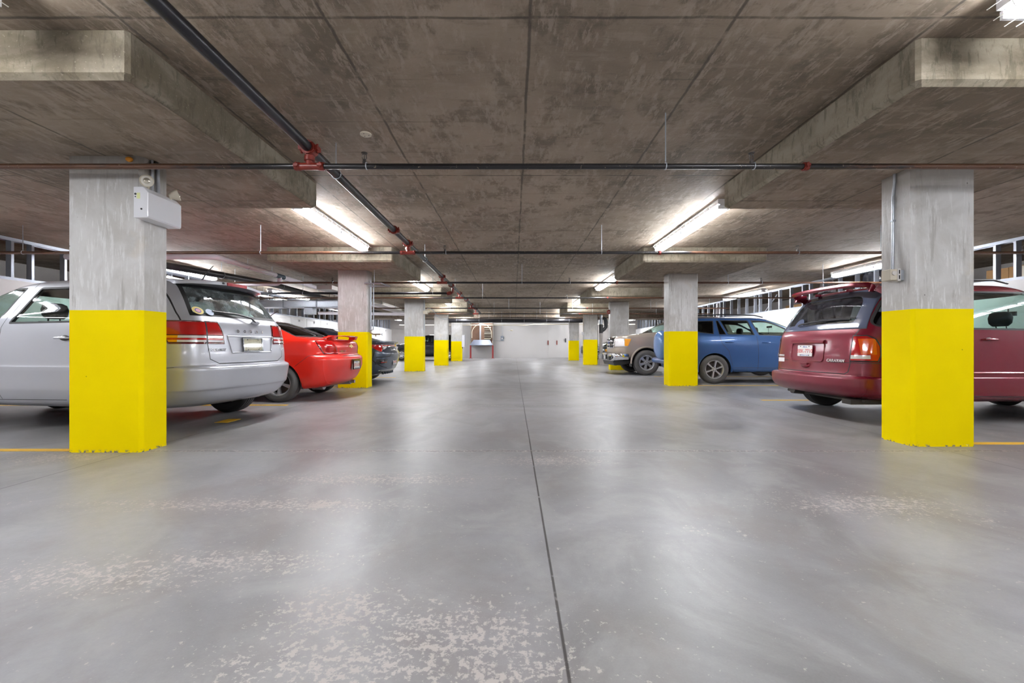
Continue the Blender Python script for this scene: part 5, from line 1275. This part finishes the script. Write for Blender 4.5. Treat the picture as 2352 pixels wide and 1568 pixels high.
b = B(); b.prism([(-.07,-.03),(.07,-.03),(.07,.03),(-.07,.03)], 0, .002, rear_frame(V.rear_x(.72, .60)-.006, .60, .735, .05)); b.obj('dealer_sticker', m_lclear, r)
b = B(); b.ball((V.rear_x(.66)-.0, -.01, .675), (.03,.085,.038), 14); b.box(-.02,.02,-.07,.07,-.022,.006, Matrix.Translation((V.rear_x(.66)-.012,-.01,.70))); b.obj('gate_handle', m_mard, r, smooth=True)
# hooped roof spoiler
b = B(); rings = []
for k in range(33):
    u = -1+2*k/32; y = .70*math.sin(u*PI/2)*1.02; q = abs(u); x0 = .30+.30*q**5; zt = 1.742-.035*q**2-.075*max(0, (q-.80)/.20)**1.6; ch = .115
    rings.append([Vector((x0, y, zt-.02)), Vector((x0+.008, y, zt+.010)), Vector((x0+ch*.5, y, zt+.022)), Vector((x0+ch, y, zt+.004)), Vector((x0+ch*.7, y, zt-.035)), Vector((x0+.02, y, zt-.045))])
b.loft(rings); sp = b.obj('roof_spoiler', m_mar, r, smooth=True)
for s in (-1, 1):
    b = B(); b.tube([(.52,s*.70,1.64),(.48,s*.715,1.635),(.50,s*.71,1.68),(.60,s*.66,1.70)], [.03,.035,.035,.03], 8); b.obj('spoiler_foot', m_mar, sp, smooth=True)
for y in (-.3, .3):
    b = B(); b.box(.50,.56,y-.02,y+.02,1.66,1.70); b.obj('spoiler_stay', m_mar, sp)
wiper(r, [RV(.30,1.235,.02), RV(.22,1.25,.05), RV(0,1.27,.05), RV(-.20,1.285,.03), RV(-.60,1.285,.012)], .011)
wiper(r, [RV(-.10,1.295,.022), RV(-.40,1.30,.02), RV(-.66,1.295,.016)], .008)
b = B(); n = 18; cy, cz = .32, 1.225; ring = [RV(cy+.11*math.cos(PI*k/n), cz+.11*math.sin(PI*k/n), .006) for k in range(n+1)]; b._n([RV(cy, cz, .006)]+ring, [(0, i+1, i+2) for i in range(n)]); b.obj('wiper_motor_cover', m_frit, r)
for s in (-1, 1):
    b = B(); b.tube([(.75,s*.62,1.725),(.85,s*.62,1.765),(2.1,s*.62,1.775),(2.3,s*.60,1.735)], .014, 8); b.obj('roof_rail', m_plastic, r, smooth=True)
    b = B(); b.box(1.4, 3.85, s*.962-.012, s*.962+.014, .60, .635) if False else b.tube([(1.45,s*.955,.62),(3.5,s*.955,.62)], .016, 6); b.obj('side_moulding', m_mar, r, smooth=True)
    handle(r, 1.68, s*.955, 1.02, s, m_mar); handle(r, 2.70, s*.95, 1.02, s, m_mar); mirror(r, 3.25, s*.92, 1.12, s, m_mar)
    V.seat(2.55, s*.40, z=.62, h=.55); V.seat(1.55, s*.42, z=.55, h=.55); 
V.seat(.95, .35, z=.55); V.seat(.95, -.35, z=.55)
b = B(); b.box(2.98, 3.0, -.10, .10, 1.36, 1.42); b.cyl((2.99,0,1.42),(2.99,0,1.50),.008,6); b.obj('inner_mirror', m_plastic, r)
for x in (1.0, 3.87):
    for s in (-1, 1): wheel(r, x, s*.83, .335, .335, .21, .20, 'seven', s, tyre=m_tyre, spokes=7)
b = B(); b.cyl((.35,-.8,.26),(.35,.7,.26),.022,8); b.cyl((.18,.35,.30),(.6,.35,.27),.06,12); b.box(.2,1.5,-.75,-.60,.22,.28); b.obj('tow_bar', m_under, r)
tag(r, 'maroon minivan with a roof spoiler parked behind the nearest right column', 'car')
# ---------------------------------------------------------------- 6. blue car with a spare wheel on its back
m_blue = paint('steel blue paint', (.045,.125,.33), .26, .35, dust=0)
U = Car('blue_car', [
 (.29,.12,4.20,.82,.25,.4,.06,.3), (.36,.03,4.30,.88,.25,.45,.07,.3), (.48,.0,4.36,.905,.25,.5,.07,.3), (.60,.0,4.40,.912,.25,.5,.07,.3), (.80,.02,4.37,.915,.25,.5,.07,.3), (.95,.04,4.20,.915,.24,.45,.07,.25), (1.05,.05,3.85,.91,.24,.4,.07,.2), (1.13,.065,3.50,.90,.24,.35,.07,.15), (1.19,.08,3.33,.89,.23,.3,.07,.12),
 (1.25,.10,3.22,.865,.22,.3,.07,.1), (1.40,.16,2.93,.80,.2,.3,.07,.1), (1.55,.24,2.60,.735,.2,.3,.07,.1), (1.62,.30,2.38,.69,.2,.3,.06,.1), (1.655,.40,2.15,.58,.2,.3,.04,.08), (1.672,.60,1.95,.40,.2,.3,.02,.04), (1.682,.8,1.8,.2,.1,.2,0,0), (1.685,.9,1.7,.015,.01,.01,0,0)],
 4.40, barrel=.04, loc=(4.12, 11.68), rz=0)
U.wheelholes((.86, 3.52), .355, .405)
for s in (-1, 1):
    U.window(rnd([(.42,1.28,.10),(.85,1.225,.02),(.90,1.575,.02),(.36,1.565,.03)], .05, 4), s, m_gdark, seal=.02)
    U.window(rnd([(.98,1.22),(1.16,1.22,.01),(1.02,1.575,.01),(.96,1.575)], .02, 2), s, m_gdark, seal=.012)
    U.window(rnd([(1.20,1.22,.01),(1.86,1.205,.02),(1.76,1.58,.04),(1.06,1.585,.01)], .02, 3), s, m_glass, seal=.018)
    U.window(rnd([(1.96,1.20,.02),(2.98,1.17,.03),(2.60,1.42,.15),(2.25,1.56,.12),(1.83,1.585,.02)], .05, 3), s, m_glass, seal=.022)
    U.seam([(.98,1.22),(1.04,1.0),(1.20,.82),(1.30,.46)], 'y', U.side(s), .008); U.seam([(1.93,.36),(1.94,.8),(1.90,1.19)], 'y', U.side(s), .008); U.seam([(3.04,.36),(3.04,1.12)], 'y', U.side(s), .008); U.seam([(1.32,.40),(3.05,.38)], 'y', U.side(s), .008)
    U.region('tail_light', zb(.98,1.32)+xb(-.1,.30)+(yb(.70,1) if s > 0 else yb(-1,-.70)), lambda f: f.calc_center_median().x < .5, m_lred, .004, thick=.02)
    U.region('headlight', zb(.78,.96)+xb(3.9,4.5)+(yb(.5,1) if s > 0 else yb(-1,-.5)), lambda f: f.calc_center_median().x > 3.8 and abs(f.normal.z) < .9, m_lclear, .004, thick=.02)
U.region('rear_window', zb(1.18,1.58)+yb(-.68,.68), lambda f: f.normal.x < -.15 and f.calc_center_median().x < .6, m_gdark, -.003)
U.region('windshield', zb(1.24,1.60)+yb(-.78,.78), lambda f: f.normal.x > .15 and f.calc_center_median().x > 2, m_glass, -.003)
U.finish([m_blue, m_seam]); r = U.root
M = Matrix.Translation((-.15, -.02, .965)) @ Matrix(((0,0,-1,0),(1,0,0,0),(0,-1,0,0),(0,0,0,1)))
b = B(); b.lathe([(.33,-.10),(.375,-.07),(.39,0),(.385,.05),(.36,.10),(.31,.135),(.2,.145),(.001,.15)], M, 40); sw = b.obj('spare_wheel_cover', paint('blue vinyl', (.12,.24,.50), .18, .1), r, smooth=True)
b = B(); b.cyl((-.06,0,.965),(.08,0,.965),.14,16); b.obj('spare_wheel_carrier', m_plastic, sw)
b = B(); b.box(-.12,.05,-.75,.75,.46,.62); b.cyl((-.12,-.72,.54),(-.12,.72,.54),.075,14); b.obj('rear_bumper', m_blue, r, smooth=True, bevel=.02)
for s in (-1, 1):
    b = B(); b.tube([(.38,s*.60,1.66),(.50,s*.60,1.705),(1.2,s*.60,1.735),(2.0,s*.60,1.715),(2.22,s*.58,1.665)], .016, 8); b.obj('roof_rail', m_plastic, r, smooth=True)
    for x, z in ((1.22,1.03),(2.13,1.02)): handle(r, x, s*.905, z, s, m_blue, .21)
    mirror(r, 2.92, s*.86, 1.16, s, m_blue); U.seat(2.25, s*.37, z=.62, h=.58); U.seat(1.40, s*.36, z=.62, h=.52)
b = B(); b.box(2.72,2.75,-.10,.10,1.42,1.47); b.tube([(2.72,.02,1.41),(2.72,.02,1.30)], .004, 5); b.ball((2.72,.02,1.28), .02, 8); b.obj('mirror_charm', m_plastic, r)
antenna(r, .62, .1, 1.675, .15)
b = B(); b.box(3.0,3.1,-.6,.6,1.10,1.16); b.obj('dashboard', m_trim, r)
for x in (.86, 3.52):
    for s in (-1, 1): wheel(r, x, s*.795, .355, .355, .225, .235, 'six', s, spokes=6)
for x in (.86, 3.52):
    for s in (-1, 1):
        b = B(); b.tube([(x+.42*math.cos(a), s*.905*(1-.04*abs(2*x/4.4-1)**3), .355+.42*math.sin(a)) for a in [PI*(-.05+1.1*k/18) for k in range(19)]], .018, 6); b.obj('arch_flare', m_blue, r, smooth=True)
tag(r, 'steel blue compact car with a covered spare wheel, behind the second right column', 'car')
# ---------------------------------------------------------------- 7. beige pickup, nose to the aisle
m_bei = paint('champagne paint', (.44,.37,.31), .28, .4)
P = Car('pickup_truck', [
 (.50,.2,5.62,.80,.12,.24,.02,.12), (.56,.05,5.72,.93,.12,.24,.02,.12), (.66,.0,5.76,.985,.12,.24,.02,.12), (.76,.0,5.77,.995,.12,.24,.02,.12), (.90,.0,5.765,1.0,.12,.24,.02,.12), (1.05,.0,5.75,1.0,.12,.24,.02,.12), (1.17,.02,5.73,.995,.12,.24,.02,.12), (1.225,.03,5.70,.99,.12,.24,.02,.12), (1.255,.03,5.60,.98,.12,.24,.02,.11), (1.29,.04,5.30,.97,.12,.24,.02,.1), (1.33,.05,4.95,.955,.12,.24,.02,.08), (1.36,.10,4.66,.94,.1,.24,.02,.08),
 (1.375,1.90,4.58,.935,.1,.25,.02,.08), (1.39,1.98,4.53,.93,.1,.25,.02,.08), (1.52,2.02,4.28,.88,.12,.25,.03,.08), (1.73,2.12,3.88,.79,.14,.25,.03,.08), (1.84,2.25,3.58,.72,.15,.2,.03,.06), (1.89,2.4,3.35,.58,.15,.2,.02,.04), (1.91,2.6,3.1,.3,.1,.1,0,0), (1.915,2.7,3.0,.015,.01,.01,0,0)],
 5.77, barrel=.02, loc=(9.02, 14.78), rz=PI)
P.wheelholes((1.15, 4.80), .40, .475)
for s in (-1, 1):
    P.window(rnd([(3.12,1.38),(4.30,1.37),(3.75,1.74),(3.12,1.77)], .03), s, m_glass); P.window(rnd([(2.18,1.38),(3.02,1.38),(3.02,1.77),(2.3,1.76)], .03), s, m_gdark)
    P.seam([(3.07,.56),(3.07,1.34)], 'y', P.side(s), .008); P.seam([(4.22,.56),(4.22,1.34)], 'y', P.side(s), .008); P.seam([(2.0,.56),(2.0,1.34)], 'y', P.side(s), .01)
    yy = yb(.55, 1.1) if s > 0 else yb(-1.1, -.55)
    a = P.region('headlight', zb(.90,1.165)+yy+[(Vector((5.30,0,1.155)), Vector((-1,0,-.45)).normalized())], lambda f: f.calc_center_median().x > 4.8, m_lclear, .006, thick=.02)
    P.region('amber_lens', xb(5.25,5.50)+zb(.93,1.155), lambda f: f.calc_center_median().x > 4.8, m_lamber, .009, only=a)
P.region('windshield', zb(1.37,1.83)+yb(-.86,.86), lambda f: f.normal.x > .15 and f.calc_center_median().x > 3, m_glass, -.003)
P.region('grille_surround', zb(.865,1.235)+yb(-.50,.50), lambda f: f.normal.x > .3 and f.calc_center_median().x > 5, m_chrome, .012, thick=.03)
P.finish([m_bei, m_seam], zin=.8); r = P.root
FX = lambda y: 5.775-.12*(y/1.0)**2
for (z0, z1) in ((.895,.955),(1.0,1.075),(1.12,1.165)):
    for s in (-1, 1):
        y0, y1 = (.12, .45); b = B()
        for k in range(8):
            ya = s*(y0+(y1-y0)*k/8); yc_ = s*(y0+(y1-y0)*(k+1)/8); b.box(0, .01, min(ya,yc_)+.003, max(ya,yc_)-.003, z0, z1, Matrix.Translation((FX(ya)+.010-.02*(z0-.9)/.3, 0, 0)))
        b.obj('grille_insert', m_plastic, r)
b = B(); b.ball((FX(0)+.02, 0, 1.04), (.02,.11,.05), 18); b.obj('oval_emblem', M_('blue oval', (.02,.05,.25), .2, .3, coat=1), r, smooth=True)
b = B(); rings = []
path = [(5.38,-1.0),(5.50,-1.0),(5.60,-.995),(5.70,-.975),(5.78,-.93),(5.82,-.86)]+[(5.90-.12*(y/.86)**2*.75, y) for y in [-.86+.01+1.70*k/20 for k in range(21)]]+[(5.82,.86),(5.78,.93),(5.70,.975),(5.60,.995),(5.50,1.0),(5.38,1.0)]
for i, (x, y) in enumerate(path):
    q = max(0, (abs(y)-.80)/.2); cx_, cy_ = 5.3, 0; nx, ny = (1, 0) if abs(y) < .85 else (.4, math.copysign(.9, y))
    if x < 5.65: nx, ny = (0, math.copysign(1, y))
    zt = .70; zb_ = .45+.05*q
    rings.append([Vector((x-nx*.01, y-ny*.01, zb_)), Vector((x+nx*.008, y+ny*.008, zb_+.05)), Vector((x+nx*.016, y+ny*.016, .60)), Vector((x, y, .685)), Vector((x-nx*.06, y-ny*.04, zt)), Vector((x-nx*.08, y-ny*.05, zb_))])
b.loft(rings); bp = b.obj('front_bumper', m_chrome, r, smooth=True)
for s in (-1, 1):
    M = frame((5.895-.13*.64+.02, s*.70, .575), (0, 1, 0), (0,0,1)); M = Matrix.Translation((5.84, s*.70, .575)) @ Matrix(((0,0,1,0),(1,0,0,0),(0,1,0,0),(0,0,0,1)))
    b = B(); b.lathe([(.001,.0),(.05,.0),(.055,.03),(.065,.03),(.065,-.02)], M, 20); b.obj('fog_lamp', m_plastic, bp, smooth=True)
    b = B(); b.box(5.865, 5.915, min(s*.26,s*.58), max(s*.26,s*.58), .47, .60); b.obj('bumper_insert', m_plastic, bp, bevel=.01)
b = B(); b.box(5.55, 5.80, -.78, .78, .31, .46); b.prism([(5.3,.36),(5.78,.30),(5.84,.45),(5.3,.48)], -.80, .80, Matrix(((1,0,0,0),(0,0,1,0),(0,1,0,0),(0,0,0,1)))); b.obj('air_dam', m_plastic, r, bevel=.015)
plate(r, Matrix.Translation((5.93, 0, .56)) @ Matrix(((0,0,1,0),(1,0,0,0),(0,1,0,0),(0,0,0,1))), '', top='', bot='', frm=m_zblack)
for x in (1.15, 4.80):
    for s in (-1, 1):
        wheel(r, x, s*.87, .40, .40, .27, .25, 'truck', s, mat=m_alloy, spokes=6)
        b = B(); b.tube([(x+.50*math.cos(a), s*.985, .40+.50*math.sin(a)) for a in [PI*(-.02+1.04*k/18) for k in range(19)]], .03, 8); b.obj('arch_flare', m_bei, r, smooth=True)
for s in (-1, 1): mirror(r, 4.05, s*.92, 1.36, s, m_plastic); P.seat(3.2, s*.42, z=.85, h=.62, mat=M_('tan seat', (.25,.20,.15), .8)); handle(r, 3.22, s*.99, 1.12, s, m_bei)
wiper(r, [(4.56,.75,1.375),(4.50,.30,1.41),(4.44,-.05,1.45)], .01)
b = B(); b.cyl((4.80,-.8,.38),(4.80,.8,.38),.05,10); b.box(4.5,5.4,-.5,.5,.38,.52); b.obj('front_axle', m_under, r)
tag(r, 'beige pickup truck with a chrome bumper facing the aisle beyond the blue car', 'pickup truck')
# ---------------------------------------------------------------- 8, 9. dark cars far right, nose to the aisle
m_gdark2 = M_('smoked lamp lens', (.18,.18,.19), .1, coat=1)
def far_car(loc, mat, label, name, hood=.98):
    c = Car(name, suv_rows(4.55, .90, 1.48, .22, .86), 4.55, loc=loc, rz=PI, sub=3)
    c.wheelholes((.95, 3.65), .32, .37)
    for s in (-1, 1):
        c.window(rnd([(1.0,1.02),(1.85,1.01),(1.85,1.34),(1.2,1.34)], .03), s, m_gdark); c.window(rnd([(1.97,1.01),(2.85,1.0),(2.45,1.28),(1.95,1.33)], .03), s, m_glass)
        a = c.region('headlight', zb(.62,.76)+xb(3.9,4.6)+(yb(.40,1) if s > 0 else yb(-1,-.40)), lambda f: f.calc_center_median().x > 3.9, m_gdark2, .004, thick=.02)
        c.region('amber_lens', zb(.63,.75)+xb(3.9,4.25), lambda f: f.calc_center_median().x > 3.9, m_lamber, .006, only=a)
    c.region('windshield', zb(1.03,1.38)+yb(-.74,.74), lambda f: f.normal.x > .15 and f.calc_center_median().x > 2, m_glass, -.003)
    c.region('grille', zb(.40,.70)+yb(-.36,.36), lambda f: f.normal.x > .4 and f.calc_center_median().x > 4, m_zblack, .006, thick=.02)
    c.finish([mat, m_seam]); 
    b = B()
    for z in (.46,.53,.60,.66): b.box(4.53, 4.575, -.35, .35, z, z+.018)
    b.obj('grille_bar', m_chrome, c.root)
    for x in (.95, 3.65):
        for s in (-1, 1): wheel(c.root, x, s*.78, .32, .32, .205, .20, 'five', s)
    for s in (-1, 1): mirror(c.root, 2.85, s*.83, 1.0, s, mat)
    tag(c.root, label, 'car')
far_car((9.05, 23.6), M_('charcoal paint', (.02,.023,.027), .45, .2), 'charcoal car nose between the grey downpipe and the beige pickup', 'charcoal_car')
far_car((9.1, 29.6), paint('dark green paint', (.035,.045,.035), .3, .3), 'dark green car corner between the two farthest right columns', 'dark_green_car')
